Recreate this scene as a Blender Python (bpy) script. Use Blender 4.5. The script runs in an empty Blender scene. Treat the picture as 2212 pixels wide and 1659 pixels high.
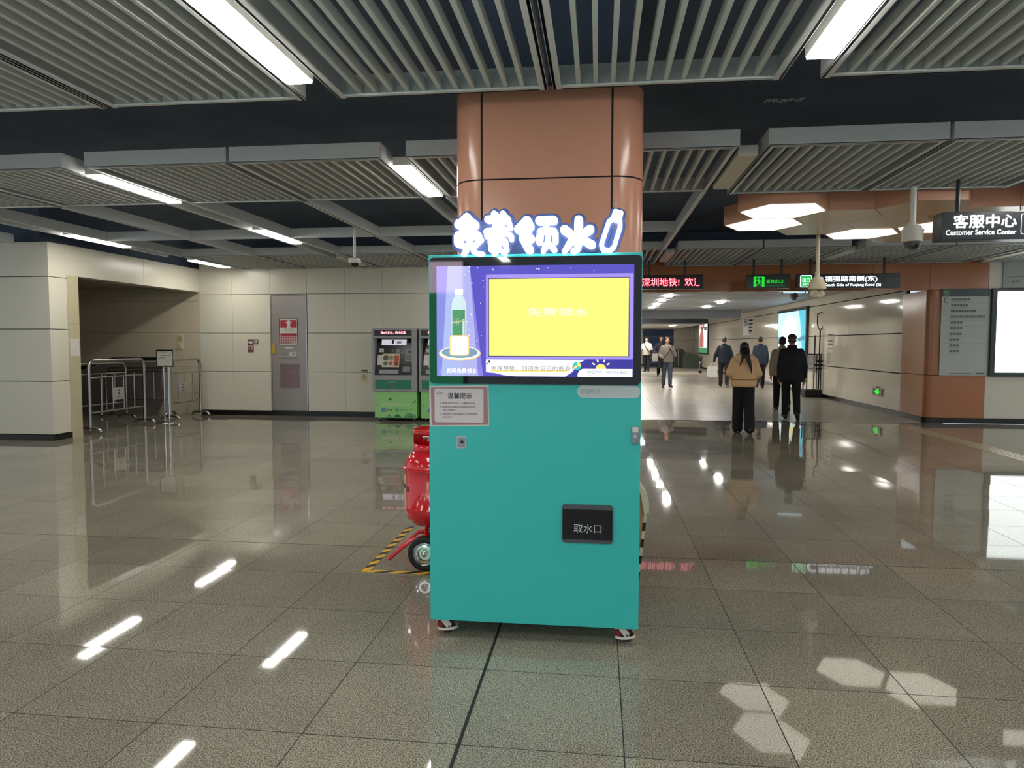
import bpy, bmesh, math, random
from mathutils import Vector, Matrix
random.seed(7)
PI = math.pi
SC = bpy.context.scene
COL = SC.collection

# ------------------------------------------------------------------ camera
cam_data = bpy.data.cameras.new('camera')
cam = bpy.data.objects.new('camera', cam_data)
COL.objects.link(cam)
F_PX, PITCH, YAW, ROLL = 1521.9, 0.0572162, 0.1222563, 0.00120399
fw = Vector((-math.sin(YAW) * math.cos(PITCH), math.cos(YAW) * math.cos(PITCH), -math.sin(PITCH)))
rt = Vector((math.cos(YAW), math.sin(YAW), 0))
up = rt.cross(fw)
r2 = math.cos(ROLL) * rt + math.sin(ROLL) * up
u2 = -math.sin(ROLL) * rt + math.cos(ROLL) * up
m = Matrix((r2, u2, -fw)).transposed().to_4x4()
m.translation = (0, 0, 1.48)
cam.matrix_world = m
cam_data.sensor_fit = 'HORIZONTAL'
cam_data.sensor_width = 36
cam_data.lens = F_PX / 2212 * 36
cam_data.clip_start = 0.05
cam_data.clip_end = 200
SC.camera = cam

# ------------------------------------------------------------------ world, exposure
w = bpy.data.worlds.new('world')
SC.world = w
w.use_nodes = True
w.node_tree.nodes['Background'].inputs[0].default_value = (0.82, 0.93, 1.0, 1)
w.node_tree.nodes['Background'].inputs[1].default_value = 0.75
SC.view_settings.view_transform = 'Standard'
SC.view_settings.look = 'None'
SC.view_settings.gamma = 1
SC.view_settings.use_curve_mapping = False
SC.view_settings.exposure = 0.0
LAMP_L = 37.0        # radiance of the fluorescent ceiling lamps
HEX_L = 2.1          # radiance of the hexagonal light panels

# ------------------------------------------------------------------ materials
def lin(h):
    h = h.lstrip('#')
    out = []
    for i in (0, 2, 4):
        c = int(h[i:i + 2], 16) / 255
        out.append(c / 12.92 if c <= 0.04045 else ((c + 0.055) / 1.055) ** 2.4)
    return tuple(out) + (1,)

MATS = {}
def mat(name, col, rough=0.5, metal=0.0, emit=None, es=0.0, spec=0.5, noise=0.06, nscale=6.0, coat=0.0, rvar=0.0, alpha=1.0, trans=0.0):
    if name in MATS:
        return MATS[name]
    M = bpy.data.materials.new(name)
    M.use_nodes = True
    nt = M.node_tree
    p = nt.nodes['Principled BSDF']
    c = lin(col) if isinstance(col, str) else tuple(col) + (1,)
    p.inputs['Base Color'].default_value = c
    p.inputs['Roughness'].default_value = rough
    p.inputs['Metallic'].default_value = metal
    p.inputs['Specular IOR Level'].default_value = spec
    p.inputs['Coat Weight'].default_value = coat
    p.inputs['Coat Roughness'].default_value = 0.05
    p.inputs['Alpha'].default_value = alpha
    p.inputs['Transmission Weight'].default_value = trans
    if emit:
        p.inputs['Emission Color'].default_value = lin(emit)
        p.inputs['Emission Strength'].default_value = es
    if noise or rvar:
        tc = nt.nodes.new('ShaderNodeTexCoord')
        n = nt.nodes.new('ShaderNodeTexNoise')
        n.inputs['Scale'].default_value = nscale
        n.inputs['Detail'].default_value = 4
        nt.links.new(tc.outputs['Object'], n.inputs['Vector'])
        if noise:
            mx = nt.nodes.new('ShaderNodeMix')
            mx.data_type = 'RGBA'
            mx.inputs[6].default_value = tuple(v * (1 - noise) for v in c[:3]) + (1,)
            mx.inputs[7].default_value = tuple(min(1, v * (1 + noise)) for v in c[:3]) + (1,)
            nt.links.new(n.outputs['Fac'], mx.inputs[0])
            nt.links.new(mx.outputs[2], p.inputs['Base Color'])
        if rvar:
            mr = nt.nodes.new('ShaderNodeMapRange')
            mr.inputs[3].default_value = max(0, rough - rvar)
            mr.inputs[4].default_value = rough + rvar
            nt.links.new(n.outputs['Fac'], mr.inputs[0])
            nt.links.new(mr.outputs[0], p.inputs['Roughness'])
    MATS[name] = M
    return M

def glow(name, col, es=1.0, gloss=False):
    """something that gives off light: a lamp, a lit sign, a screen"""
    return mat(name, '#0a0a0a', rough=0.05 if gloss else 0.4, emit=col, es=es, noise=0)

def granite(name, dark, mid, light, rough, tile=0.605, x0=-0.502, y0=4.90, tilt=0.004, joint=True):
    M = bpy.data.materials.new(name)
    M.use_nodes = True
    nt = M.node_tree
    N, L = nt.nodes.new, nt.links.new
    p = nt.nodes['Principled BSDF']
    g = N('ShaderNodeNewGeometry')
    n1 = N('ShaderNodeTexNoise'); n1.inputs['Scale'].default_value = 190; n1.inputs['Detail'].default_value = 3
    n2 = N('ShaderNodeTexVoronoi'); n2.inputs['Scale'].default_value = 300
    n3 = N('ShaderNodeTexNoise'); n3.inputs['Scale'].default_value = 1.3; n3.inputs['Detail'].default_value = 5
    for n in (n1, n2, n3):
        L(g.outputs['Position'], n.inputs['Vector'])
    cr = N('ShaderNodeValToRGB')
    e = cr.color_ramp.elements
    e[0].position = 0.36; e[0].color = lin(dark)
    e[1].position = 0.66; e[1].color = lin(light)
    k = e.new(0.5); k.color = lin(mid)
    L(n1.outputs['Fac'], cr.inputs[0])
    vr = N('ShaderNodeMapRange'); vr.inputs[1].default_value = 0.0; vr.inputs[2].default_value = 1.0
    vr.inputs[3].default_value = 0.76; vr.inputs[4].default_value = 1.22
    L(n2.outputs['Color'], vr.inputs[0])
    lr = N('ShaderNodeMapRange'); lr.inputs[1].default_value = 0.3; lr.inputs[2].default_value = 0.7
    lr.inputs[3].default_value = 0.86; lr.inputs[4].default_value = 1.1
    L(n3.outputs['Fac'], lr.inputs[0])
    # tile grid
    sep = N('ShaderNodeSeparateXYZ'); L(g.outputs['Position'], sep.inputs[0])
    def mth(op, a, b=None):
        n = N('ShaderNodeMath'); n.operation = op
        for i, v in enumerate((a, b)):
            if v is None: continue
            if isinstance(v, (int, float)): n.inputs[i].default_value = v
            else: L(v, n.inputs[i])
        return n.outputs[0]
    gx = mth('DIVIDE', mth('SUBTRACT', sep.outputs[0], x0), tile)
    gy = mth('DIVIDE', mth('SUBTRACT', sep.outputs[1], y0), tile)
    cx = mth('FLOOR', gx); cy = mth('FLOOR', gy)
    cmb = N('ShaderNodeCombineXYZ'); L(cx, cmb.inputs[0]); L(cy, cmb.inputs[1])
    wn = N('ShaderNodeTexWhiteNoise'); wn.noise_dimensions = '2D'; L(cmb.outputs[0], wn.inputs['Vector'])
    tr = N('ShaderNodeMapRange'); tr.inputs[3].default_value = 0.9; tr.inputs[4].default_value = 1.1
    L(wn.outputs['Value'], tr.inputs[0])
    f = mth('MULTIPLY', mth('MULTIPLY', vr.outputs[0], lr.outputs[0]), tr.outputs[0])
    vm = N('ShaderNodeVectorMath'); vm.operation = 'SCALE'
    L(cr.outputs[0], vm.inputs[0]); L(f, vm.inputs['Scale'])
    last = vm.outputs[0]
    if joint:
        def line(coord, wd):
            fr = mth('FRACT', coord)
            d = mth('MINIMUM', fr, mth('SUBTRACT', 1.0, fr))
            return mth('LESS_THAN', d, wd / tile)
        j = mth('MAXIMUM', line(gx, 0.0024), line(gy, 0.0024))
        wide = mth('MAXIMUM', mth('LESS_THAN', mth('ABSOLUTE', mth('SUBTRACT', sep.outputs[0], x0)), 0.007),
                   mth('LESS_THAN', mth('ABSOLUTE', mth('SUBTRACT', sep.outputs[1], y0)), 0.006))
        j = mth('MAXIMUM', j, wide)
        mx = N('ShaderNodeMix'); mx.data_type = 'RGBA'
        L(j, mx.inputs[0]); L(last, mx.inputs[6]); mx.inputs[7].default_value = lin('#1c1b18')
        last = mx.outputs[2]
        # polished slabs that never lie perfectly level
        sb = N('ShaderNodeVectorMath'); sb.operation = 'SUBTRACT'; L(wn.outputs['Color'], sb.inputs[0]); sb.inputs[1].default_value = (0.5, 0.5, 0.5)
        sc = N('ShaderNodeVectorMath'); sc.operation = 'SCALE'; L(sb.outputs[0], sc.inputs[0]); sc.inputs['Scale'].default_value = tilt
        ad = N('ShaderNodeVectorMath'); ad.operation = 'ADD'; L(sc.outputs[0], ad.inputs[0]); L(g.outputs['Normal'], ad.inputs[1])
        nm = N('ShaderNodeVectorMath'); nm.operation = 'NORMALIZE'; L(ad.outputs[0], nm.inputs[0])
        L(nm.outputs[0], p.inputs['Normal'])
        rj = N('ShaderNodeMapRange'); rj.inputs[3].default_value = rough; rj.inputs[4].default_value = 0.7
        L(j, rj.inputs[0]); L(rj.outputs[0], p.inputs['Roughness'])
    else:
        p.inputs['Roughness'].default_value = rough
    L(last, p.inputs['Base Color'])
    MATS[name] = M
    return M

def slatted(name, col_a, col_b, period, frac, axis=1, rough=0.5):
    """planks or shutter slats: thin lines of a second colour across one world axis"""
    M = bpy.data.materials.new(name)
    M.use_nodes = True
    nt = M.node_tree
    N, L = nt.nodes.new, nt.links.new
    p = nt.nodes['Principled BSDF']
    g = N('ShaderNodeNewGeometry'); sep = N('ShaderNodeSeparateXYZ'); L(g.outputs['Position'], sep.inputs[0])
    dv = N('ShaderNodeMath'); dv.operation = 'DIVIDE'; L(sep.outputs[axis], dv.inputs[0]); dv.inputs[1].default_value = period
    fr = N('ShaderNodeMath'); fr.operation = 'FRACT'; L(dv.outputs[0], fr.inputs[0])
    lt = N('ShaderNodeMath'); lt.operation = 'LESS_THAN'; L(fr.outputs[0], lt.inputs[0]); lt.inputs[1].default_value = frac
    mx = N('ShaderNodeMix'); mx.data_type = 'RGBA'; L(lt.outputs[0], mx.inputs[0])
    mx.inputs[6].default_value = lin(col_a); mx.inputs[7].default_value = lin(col_b)
    L(mx.outputs[2], p.inputs['Base Color'])
    p.inputs['Roughness'].default_value = rough
    MATS[name] = M
    return M

# ------------------------------------------------------------------ object helpers
def tag(o, label=None, cat=None, group=None, kind=None):
    if label: o['label'] = label
    if cat: o['category'] = cat
    if group: o['group'] = group
    if kind: o['kind'] = kind
    return o

def thing(name, label, cat, loc=(0, 0, 0), rz=0.0, group=None):
    o = bpy.data.objects.new(name, None)
    o.empty_display_size = 0.1
    COL.objects.link(o)
    o.location = loc
    o.rotation_euler = (0, 0, rz)
    return tag(o, label, cat, group)

def children(o):
    return [c for c in bpy.data.objects if c.parent == o]

def copy_tree(o, parent=None):
    c = o.copy()
    COL.objects.link(c)
    if parent is not None:
        c.parent = parent
    for ch in children(o):
        copy_tree(ch, c)
    return c

TEXT_CACHE = {}
def text_geo(s, bold=0.0, spacing=1.0):
    key = (s, bold, spacing)
    if key not in TEXT_CACHE:
        cu = bpy.data.curves.new('lettering', 'FONT')
        cu.body = s
        cu.size = 1
        cu.offset = bold
        cu.space_character = spacing
        cu.resolution_u = 3
        o = bpy.data.objects.new('lettering', cu)
        COL.objects.link(o)
        dg = bpy.context.evaluated_depsgraph_get()
        me = bpy.data.meshes.new_from_object(o.evaluated_get(dg))
        vs = [(v.co.x, v.co.y) for v in me.vertices]
        fs = [tuple(p.vertices) for p in me.polygons]
        bpy.data.objects.remove(o)
        bpy.data.meshes.remove(me)
        bpy.data.curves.remove(cu)
        TEXT_CACHE[key] = (vs, fs)
    return TEXT_CACHE[key]

class B:
    """collects shapes and links them as ONE mesh object"""
    def __init__(s):
        s.bm = bmesh.new()
        s.mats = []
        s.layer = 0
        s.bev = False
        s.step = 0.0004
    def mi(s, M):
        if M not in s.mats: s.mats.append(M)
        return s.mats.index(M)
    def box(s, c, size, M, bev=0.0, rot=None, seg=2):
        k = s.mi(M)
        t = bmesh.new()
        bmesh.ops.create_cube(t, size=1)
        bmesh.ops.scale(t, vec=size, verts=t.verts)
        if bev:
            s.bev = True
            bmesh.ops.bevel(t, geom=list(t.edges), offset=min(bev, min(size) * 0.49), segments=seg, affect='EDGES', profile=0.5)
        mx = Matrix.Translation(c)
        if rot is not None:
            mx = mx @ rot.to_4x4()
        s._merge(t, mx, k)
        return s
    def span(s, a, b, M, bev=0.0):
        return s.box([(a[i] + b[i]) / 2 for i in range(3)], [abs(b[i] - a[i]) for i in range(3)], M, bev)
    def _merge(s, t, mx, k):
        bmesh.ops.transform(t, matrix=mx, verts=t.verts)
        mp = {v: s.bm.verts.new(v.co) for v in t.verts}
        for f in t.faces:
            try:
                nf = s.bm.faces.new([mp[v] for v in f.verts])
                nf.material_index = k
            except ValueError:
                pass
        t.free()
    def rings(s, rings, M, caps=True, closed=False):
        k = s.mi(M)
        rr = [[s.bm.verts.new(p) for p in r] for r in rings]
        n = len(rr[0])
        pairs = list(zip(rr[:-1], rr[1:]))
        if closed: pairs.append((rr[-1], rr[0]))
        for a, b in pairs:
            for i in range(n):
                j = (i + 1) % n
                f = s.bm.faces.new((a[i], a[j], b[j], b[i]))
                f.material_index = k
        if caps and not closed:
            f = s.bm.faces.new(list(reversed(rr[0]))); f.material_index = k
            f = s.bm.faces.new(rr[-1]); f.material_index = k
        return s
    def tube(s, pts, r, M, n=10, closed=False, caps=True):
        pts = [Vector(p) for p in pts]
        R = r if isinstance(r, (list, tuple)) else [r] * len(pts)
        out = []
        ref = None
        for i, p in enumerate(pts):
            if closed:
                d = pts[(i + 1) % len(pts)] - pts[i - 1]
            else:
                d = pts[min(i + 1, len(pts) - 1)] - pts[max(i - 1, 0)]
            d.normalize()
            if ref is None:
                ref = Vector((0, 0, 1)) if abs(d.z) < 0.9 else Vector((1, 0, 0))
            ref = (ref - d * ref.dot(d)).normalized()
            q = d.cross(ref)
            out.append([p + R[i] * (math.cos(2 * PI * a / n) * ref + math.sin(2 * PI * a / n) * q) for a in range(n)])
        return s.rings(out, M, caps, closed)
    def cyl(s, p0, p1, r, M, n=20, r1=None):
        return s.tube([p0, p1], [r, r if r1 is None else r1], M, n)
    def lathe(s, prof, M, n=32, c=(0, 0, 0), axis='Z', caps=True):
        out = []
        for r, h in prof:
            ring = []
            for a in range(n):
                t = 2 * PI * a / n
                x, y = max(r, 1e-4) * math.cos(t), max(r, 1e-4) * math.sin(t)
                v = (x, y, h) if axis == 'Z' else ((x, h, -y) if axis == 'Y' else (h, x, y))
                ring.append(Vector(v) + Vector(c))
            out.append(ring)
        return s.rings(out, M, caps)
    def ball(s, c, r, M, u=16, v=10):
        r = (r, r, r) if isinstance(r, (int, float)) else r
        k = s.mi(M)
        t = bmesh.new()
        bmesh.ops.create_uvsphere(t, u_segments=u, v_segments=v, radius=1)
        s._merge(t, Matrix.Translation(c) @ Matrix.Diagonal((*r, 1)), k)
        return s
    def prism(s, poly, z0, z1, M):
        return s.rings([[Vector((x, y, z)) for x, y in poly] for z in (z0, z1)], M)
    def prism_y(s, poly, y0, y1, M):
        """polygon in x,z extruded along y"""
        return s.rings([[Vector((x, y, z)) for x, z in poly] for y in (y0, y1)], M)
    # ---- flat printed or lit artwork on a plane facing -Y; each layer stands a hair in front of the last
    def up(s, k=1):
        s.layer += k
        return s
    def poly(s, pts, M, y=0.0):
        k = s.mi(M)
        s.layer += 1
        vs = [s.bm.verts.new((u, y - s.layer * s.step, v)) for u, v in pts]
        f = s.bm.faces.new(vs)
        f.material_index = k
        f.normal_update()
        if f.normal.y > 0: f.normal_flip()
        return s
    def rect(s, u0, v0, u1, v1, M, y=0.0):
        return s.poly([(u0, v0), (u1, v0), (u1, v1), (u0, v1)], M, y)
    def rrect(s, u0, v0, u1, v1, r, M, y=0.0, n=5):
        return s.poly(rr_pts(u0, v0, u1, v1, r, n), M, y)
    def ell(s, cu, cv, a, b, M, y=0.0, n=24, rot=0.0):
        pts = []
        for i in range(n):
            t = 2 * PI * i / n
            x, z = a * math.cos(t), b * math.sin(t)
            pts.append((cu + x * math.cos(rot) - z * math.sin(rot), cv + x * math.sin(rot) + z * math.cos(rot)))
        return s.poly(pts, M, y)
    def text(s, t, u0, v0, M, h=None, w=None, align='L', bold=0.0, y=0.0, spacing=1.0, shear=0.0):
        """lettering: baseline at v0, capital/ideograph height h, optionally squeezed to width w"""
        vs, fs = text_geo(t, 0.0, spacing)
        xs = [v[0] for v in vs]; ys = [v[1] for v in vs]
        x0, x1, y0, y1 = min(xs), max(xs), min(ys), max(ys)
        cjk = any(ord(c) > 0x2e80 for c in t)
        sy = h / ((y1 - y0) if cjk else 0.73)
        yb = y0 if cjk else 0.0
        sx = sy if w is None else w / (x1 - x0)
        off = {'L': -x0, 'C': -(x0 + x1) / 2, 'R': -x1}[align]
        k = s.mi(M)
        s.layer += 1
        # heavier strokes: the same glyphs printed again a hair to each side
        for ci, (du, dv) in enumerate([(0, 0)] if not bold else [(bold, 0), (-bold, 0), (0, bold), (0, -bold), (bold * 0.7, bold * 0.7), (-bold * 0.7, -bold * 0.7)]):
            nv = [s.bm.verts.new((u0 + (a + off + du) * sx, y - (s.layer + ci * 0.12) * s.step, v0 + (b - yb + dv) * sy)) for a, b in vs]
            for f in fs:
                try:
                    nf = s.bm.faces.new([nv[i] for i in f])
                    nf.material_index = k
                    nf.normal_update()
                    if nf.normal.y > 0: nf.normal_flip()
                except ValueError:
                    pass
        return s
    def out(s, name, parent=None, loc=(0, 0, 0), rz=0.0, smooth=46, recalc=False):
        if recalc:
            bmesh.ops.recalc_face_normals(s.bm, faces=s.bm.faces)
        me = bpy.data.meshes.new(name)
        s.bm.to_mesh(me)
        s.bm.free()
        for M in s.mats: me.materials.append(M)
        for p in me.polygons: p.use_smooth = True
        me.set_sharp_from_angle(angle=math.radians(smooth))
        o = bpy.data.objects.new(name, me)
        COL.objects.link(o)
        o.location = loc
        o.rotation_euler = (0, 0, rz)
        if s.bev:
            md = o.modifiers.new('flat_faces', 'WEIGHTED_NORMAL')
            md.keep_sharp = True
        if parent is not None: o.parent = parent
        return o

def rr_pts(u0, v0, u1, v1, r, n=5):
    pts = []
    for cu, cv, a0 in ((u1 - r, v0 + r, -PI / 2), (u1 - r, v1 - r, 0), (u0 + r, v1 - r, PI / 2), (u0 + r, v0 + r, PI)):
        for i in range(n + 1):
            a = a0 + PI / 2 * i / n
            pts.append((cu + r * math.cos(a), cv + r * math.sin(a)))
    return pts

def arc(c, r, a0, a1, n, plane='XZ'):
    out = []
    for i in range(n + 1):
        a = math.radians(a0 + (a1 - a0) * i / n)
        p, q = r * math.cos(a), r * math.sin(a)
        out.append({'XZ': (c[0] + p, c[1], c[2] + q), 'YZ': (c[0], c[1] + p, c[2] + q), 'XY': (c[0] + p, c[1] + q, c[2])}[plane])
    return out

def struct(o):
    o['kind'] = 'structure'
    return o

# ------------------------------------------------------------------ shared materials
M_WALL = mat('white_enamel_panel', '#dad5c4', rough=0.26, noise=0.02, nscale=0.8, spec=0.45)
M_WALL_R = mat('glossy_white_glass_panel', '#d6d0c2', rough=0.07, noise=0.02, nscale=0.8)
M_GAP = mat('black_joint', '#141312', rough=0.9, noise=0)
M_BASE = mat('black_granite_skirting', '#15120f', rough=0.2, noise=0.2, nscale=60)
M_TILE = mat('cream_wall_tile', '#c2b898', rough=0.3, noise=0.04)
M_GREY = mat('grey_coated_aluminium', '#d3d6d6', rough=0.42, noise=0.03)
M_SLAT = mat('grey_aluminium_slat', '#d0d4cf', rough=0.6, noise=0.03)
M_DARK = mat('black_painted_concrete', '#556072', rough=0.95, noise=0.35, nscale=2.0)
M_ORANGE = mat('orange_enamel_panel', '#c68d76', rough=0.2, noise=0.03, nscale=1.0)
M_ORANGE_D = mat('orange_brown_enamel', '#b07148', rough=0.18, noise=0.05, nscale=1.5)
M_TAN = mat('orange_tan_ceiling_metal', '#d8bb9a', rough=0.22, noise=0.03)
M_BLACK = mat('black_plastic', '#0c0d10', rough=0.3, noise=0.1)
M_STEEL = mat('stainless_steel', '#b9b7b2', rough=0.22, metal=1.0, noise=0.05, nscale=20)
M_CHROME = mat('bright_chrome', '#d9d9d9', rough=0.08, metal=1.0, noise=0)
M_WHITE = mat('white_plastic', '#dad8d0', rough=0.35, noise=0.03)
M_CREAM = mat('cream_plastic', '#d9d0b4', rough=0.35, noise=0.03)
M_RUBBER = mat('black_rubber', '#101010', rough=0.6, noise=0.15, nscale=30)
M_SIGN = mat('dark_sign_board', '#23282d', rough=0.3, noise=0.08)
M_INK = mat('dark_ink', '#2a2a2c', rough=0.6, noise=0.05)
M_GREYINK = mat('grey_ink', '#6c6a68', rough=0.6, noise=0.05)
M_PAPER = mat('white_paper', '#d8d4ce', rough=0.6, noise=0.03)
G_LAMP = glow('lit_diffuser', '#fffbf2', LAMP_L)
G_LAMP2 = glow('lit_passage_diffuser', '#fffaf2', 125.0)
M_LAMPOFF = mat('unlit_diffuser', '#d3cdb8', rough=0.4, noise=0.02)
G_HEX = glow('lit_hexagon_diffuser', '#fff6e4', HEX_L)

# ------------------------------------------------------------------ floors
Z_C = 2.98           # underside of the slatted ceiling
M_FLOOR = granite('polished_granite_floor', '#4a473f', '#8f897a', '#bdb6a6', 0.034, tilt=0.007)
M_FLOOR2 = granite('corridor_granite_floor', '#7a746a', '#9c9486', '#b8b0a1', 0.3, tilt=0.002)
struct(B().box((-0.5, 3.0, -0.05), (26, 21.9, 0.1), M_FLOOR).out('floor'))
struct(B().box((3.4, 32.0, -0.05), (6.0, 36.1, 0.1), M_FLOOR2).out('floor_corridor'))
struct(B().box((3.35, 13.9, 0.0015), (5.5, 0.09, 0.003), M_BASE).out('trim_1'))

# ------------------------------------------------------------------ walls
ROWS = [(0.10, 0.90), (0.90, 1.69), (1.69, 2.48), (2.48, 3.30)]
def panel_wall(name, cols, rows, M, loc, rz=0.0, gap=0.009, back=0.06, base=None, skip=(), vgap=0.003):
    """clad wall: separate panels with open joints on a dark backing, facing -Y before rotation"""
    b = B()
    u0, u1 = cols[0], cols[-1]
    z0, z1 = rows[0][0], rows[-1][1]
    b.span((u0, 0.03, 0), (u1, 0.03 + back, z1), M_GAP)
    for i in range(len(cols) - 1):
        for j, (a, c) in enumerate(rows):
            if (i, j) in skip: continue
            g = gap if j else 0
            b.span((cols[i] + vgap / 2, 0, a + g / 2), (cols[i + 1] - vgap / 2, 0.03, c - gap / 2), M, bev=0.002)
    if base:
        b.span((u0, -0.012, 0), (u1, 0.03, z0 - 0.004), M_BASE, bev=0.002)
    return struct(b.out(name, None, loc, rz))

# far wall behind the ticket machines, the door lies in its own opening
panel_wall('wall_far', [-8.2, -7.48, -6.665, -5.875, -5.08, -4.3, -2.72, -1.14, 0.5],
           ROWS, M_WALL, (0, 13.73, 0), base=True, skip=((2, 0), (2, 1), (2, 2)))
# the alcove beside it
M_ALC = mat('beige_alcove_tile', '#cfc3ab', rough=0.3, noise=0.05, nscale=1.0)
def tile_wall(name, cols, rows, loc, rz=0.0, M=None):
    return panel_wall(name, cols, rows, M or M_ALC, loc, rz, gap=0.004, vgap=0.002)
tile_wall('wall_alcove_end', [-12.0, -10.8, -9.9, -9.0, -8.2], [(0, 0.45), (0.45, 1.0), (1.0, 1.7), (1.7, 2.35), (2.35, 3.0)], (0, 13.74, 0))
struct(B().span((-12.1, 9.9, 0), (-12.0, 13.8, 3.0), M_ALC).out('wall_alcove_left'))
struct(B().span((-12.0, 10.3, 2.62), (-8.4, 13.73, 2.68), mat('dark_alcove_soffit', '#a39a8c', rough=0.8)).out('ceiling_alcove'))
# white clad corner block on the left
b = B()
b.span((-13.0, 9.74, 0), (-8.22, 10.02, 3.0), M_GAP)
for a, c in ((0.09, 0.9), (0.9, 1.69), (1.69, 2.48), (2.48, 3.0)):
    for x0, x1 in ((-13.0, -11.0), (-11.0, -9.32), (-9.32, -8.19)):
        b.span((x0 + 0.0015, 9.70, a + 0.005), (x1 - (0.0015 if x1 < -8.3 else 0), 9.74, c - 0.005), M_WALL, bev=0.002)
    b.span((-8.22, 9.741, a + 0.005), (-8.19, 10.06, c - 0.005), M_WALL, bev=0.002)
b.span((-13.0, 9.69, 0), (-8.18, 9.73, 0.086), M_BASE)
b.span((-8.23, 9.73, 0), (-8.18, 10.07, 0.086), M_BASE)
struct(b.out('wall_left'))
b = B()
b.span((-8.60, 10.06, 0), (-8.185, 10.30, 2.53), M_TILE)
for z in (0.58, 1.18, 1.78, 2.36):
    b.span((-8.601, 10.058, z), (-8.1845, 10.302, z + 0.003), M_GREYINK)
struct(b.out('wall_jamb'))
# header over the alcove opening
b = B()
b.span((-8.42, 10.04, 2.53), (-8.185, 13.73, 3.0), M_WALL, bev=0.004)
b.span((-8.1855, 11.93, 2.53), (-8.1845, 11.935, 3.0), M_GREYINK)
struct(b.out('wall_header'))

# right: orange fascia over the passage and the rounded orange corner
b = B()
xs = [0.5, 1.66, 2.83, 3.96, 5.11, 6.11, 7.13]
for i in range(6):
    b.span((xs[i] + 0.002, 14.05, 2.485), (xs[i + 1] - 0.002, 14.2, 3.3), M_ORANGE_D, bev=0.003)
b.span((0.5, 14.08, 2.5), (7.13, 14.19, 3.3), M_GAP)
struct(b.out('wall_fascia'))
b = B()
prof = [(7.13, 14.05)] + [(6.11 + 0.16 - 0.16 * math.sin(math.radians(a)), 14.05 + 0.16 - 0.16 * math.cos(math.radians(a))) for a in range(0, 91, 10)] + [(6.11, 15.2), (7.13, 15.2)]
for a, c in ((0.10, 0.895), (0.905, 2.48)):
    b.prism(prof, a, c, M_ORANGE_D)
inner = [(7.12, 14.06), (6.3, 14.07), (6.13, 14.25), (6.13, 15.19), (7.12, 15.19)]
b.prism(inner, 0, 2.49, M_GAP)
base = [(7.13, 14.03)] + [(6.09 + 0.18 - 0.18 * math.sin(math.radians(a)), 14.03 + 0.18 - 0.18 * math.cos(math.radians(a))) for a in range(0, 91, 15)] + [(6.09, 15.2), (7.13, 15.2)]
b.prism(base, 0, 0.095, M_BASE)
struct(b.out('wall_corner_orange', recalc=True))
panel_wall('wall_right', [7.13, 9.2, 11.2, 13.0], [(0.10, 0.90), (0.90, 2.48), (2.48, 3.30)], M_WALL, (0, 14.05, 0), base=True)

# the passage
cs = [0, 4.0, 8.0, 11.2, 14.4, 17.6, 20.0, 22.4, 24.8, 27.2, 29.6, 32.8]
panel_wall('wall_corridor_right', cs, [(0.10, 0.88), (0.88, 1.70), (1.70, 2.56), (2.56, 2.9)], M_WALL_R,
           (6.15, 48.0, 0), -PI / 2, gap=0.022, base=True)
struct(B().span((0.35, 14.2, 0), (0.5, 48, 2.9), M_WALL).out('wall_corridor_left'))
panel_wall('wall_corridor_end', [0.5, 2.95, 4.95, 6.15], [(0.10, 0.88), (0.88, 1.70), (1.70, 2.56), (2.56, 2.9)], M_WALL,
           (0, 48.0, 0), base=True, skip=((1, 0), (1, 1), (1, 2)))
M_CCEIL = slatted('blue_grey_ceiling_planks', '#a4aab4', '#444c56', 0.6, 0.12)
struct(B().span((0.5, 14.2, 2.78), (6.15, 48.0, 2.84), M_CCEIL).out('ceiling_corridor'))
M_BEAM = mat('dark_grey_beam', '#7c8089', rough=0.7)
struct(B().span((0.5, 28.0, 2.48), (5.4, 28.5, 2.78), M_BEAM).out('beam_1'))
struct(B().span((0.5, 33.0, 2.42), (4.9, 48.0, 2.78), mat('grey_lower_ceiling', '#b4b3b0', rough=0.6)).out('ceiling_corridor_low'))
struct(B().span((0.5, 32.8, 2.40), (4.9, 33.0, 2.60), mat('charcoal_beam', '#42464e', rough=0.6)).out('beam_2'))
# roller shutter at the end of the passage
b = B()
M_BLUE = mat('blue_shutter_steel', '#24457c', rough=0.35, noise=0.1)
M_BLUEJ = mat('pale_blue_shutter_rib', '#8fa4c4', rough=0.35)
for i in range(4):
    z = 0.0 + i * 0.64
    b.span((2.97, 48.01, z + 0.03), (4.93, 48.05, z + 0.64), M_BLUE, bev=0.01)
    b.span((2.97, 48.0, z), (4.93, 48.05, z + 0.03), M_BLUEJ)
struct(b.out('door_2'))

# dark blockwork above the suspended ceiling
b = B()
b.span((-8.55, 9.95, 2.9), (-8.42, 13.9, 3.66), M_DARK)
b.span((-13.0, 9.8, 2.95), (-8.4, 9.95, 3.66), M_DARK)
b.span((-8.5, 13.84, 2.9), (0.5, 13.95, 3.66), M_DARK)
b.span((0.4, 14.21, 2.85), (13.0, 14.35, 3.66), M_DARK)
struct(b.out('wall_above_ceiling'))
# ceiling slab high above the slats, back and side enclosure
struct(B().span((-13, -8, 3.65), (13, 14.4, 3.75), M_DARK).out('ceiling'))
b = B()
M_FLAKE = mat('bare_plaster_patch', '#c9cfd2', rough=0.9)
rnd = random.Random(4)
for i in range(70):
    x, y = 1.46 + rnd.random() * 0.33, 6.64 + rnd.random() * 0.09 - 0.02
    s_ = 0.004 + 0.010 * rnd.random()
    a = rnd.random() * 3
    b.box((x, y, 3.648), (s_ * 2.0, s_, 0.004), M_FLAKE, rot=Matrix.Rotation(a, 3, 'Z'))
struct(b.out('ceiling_plaster_flakes'))

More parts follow.
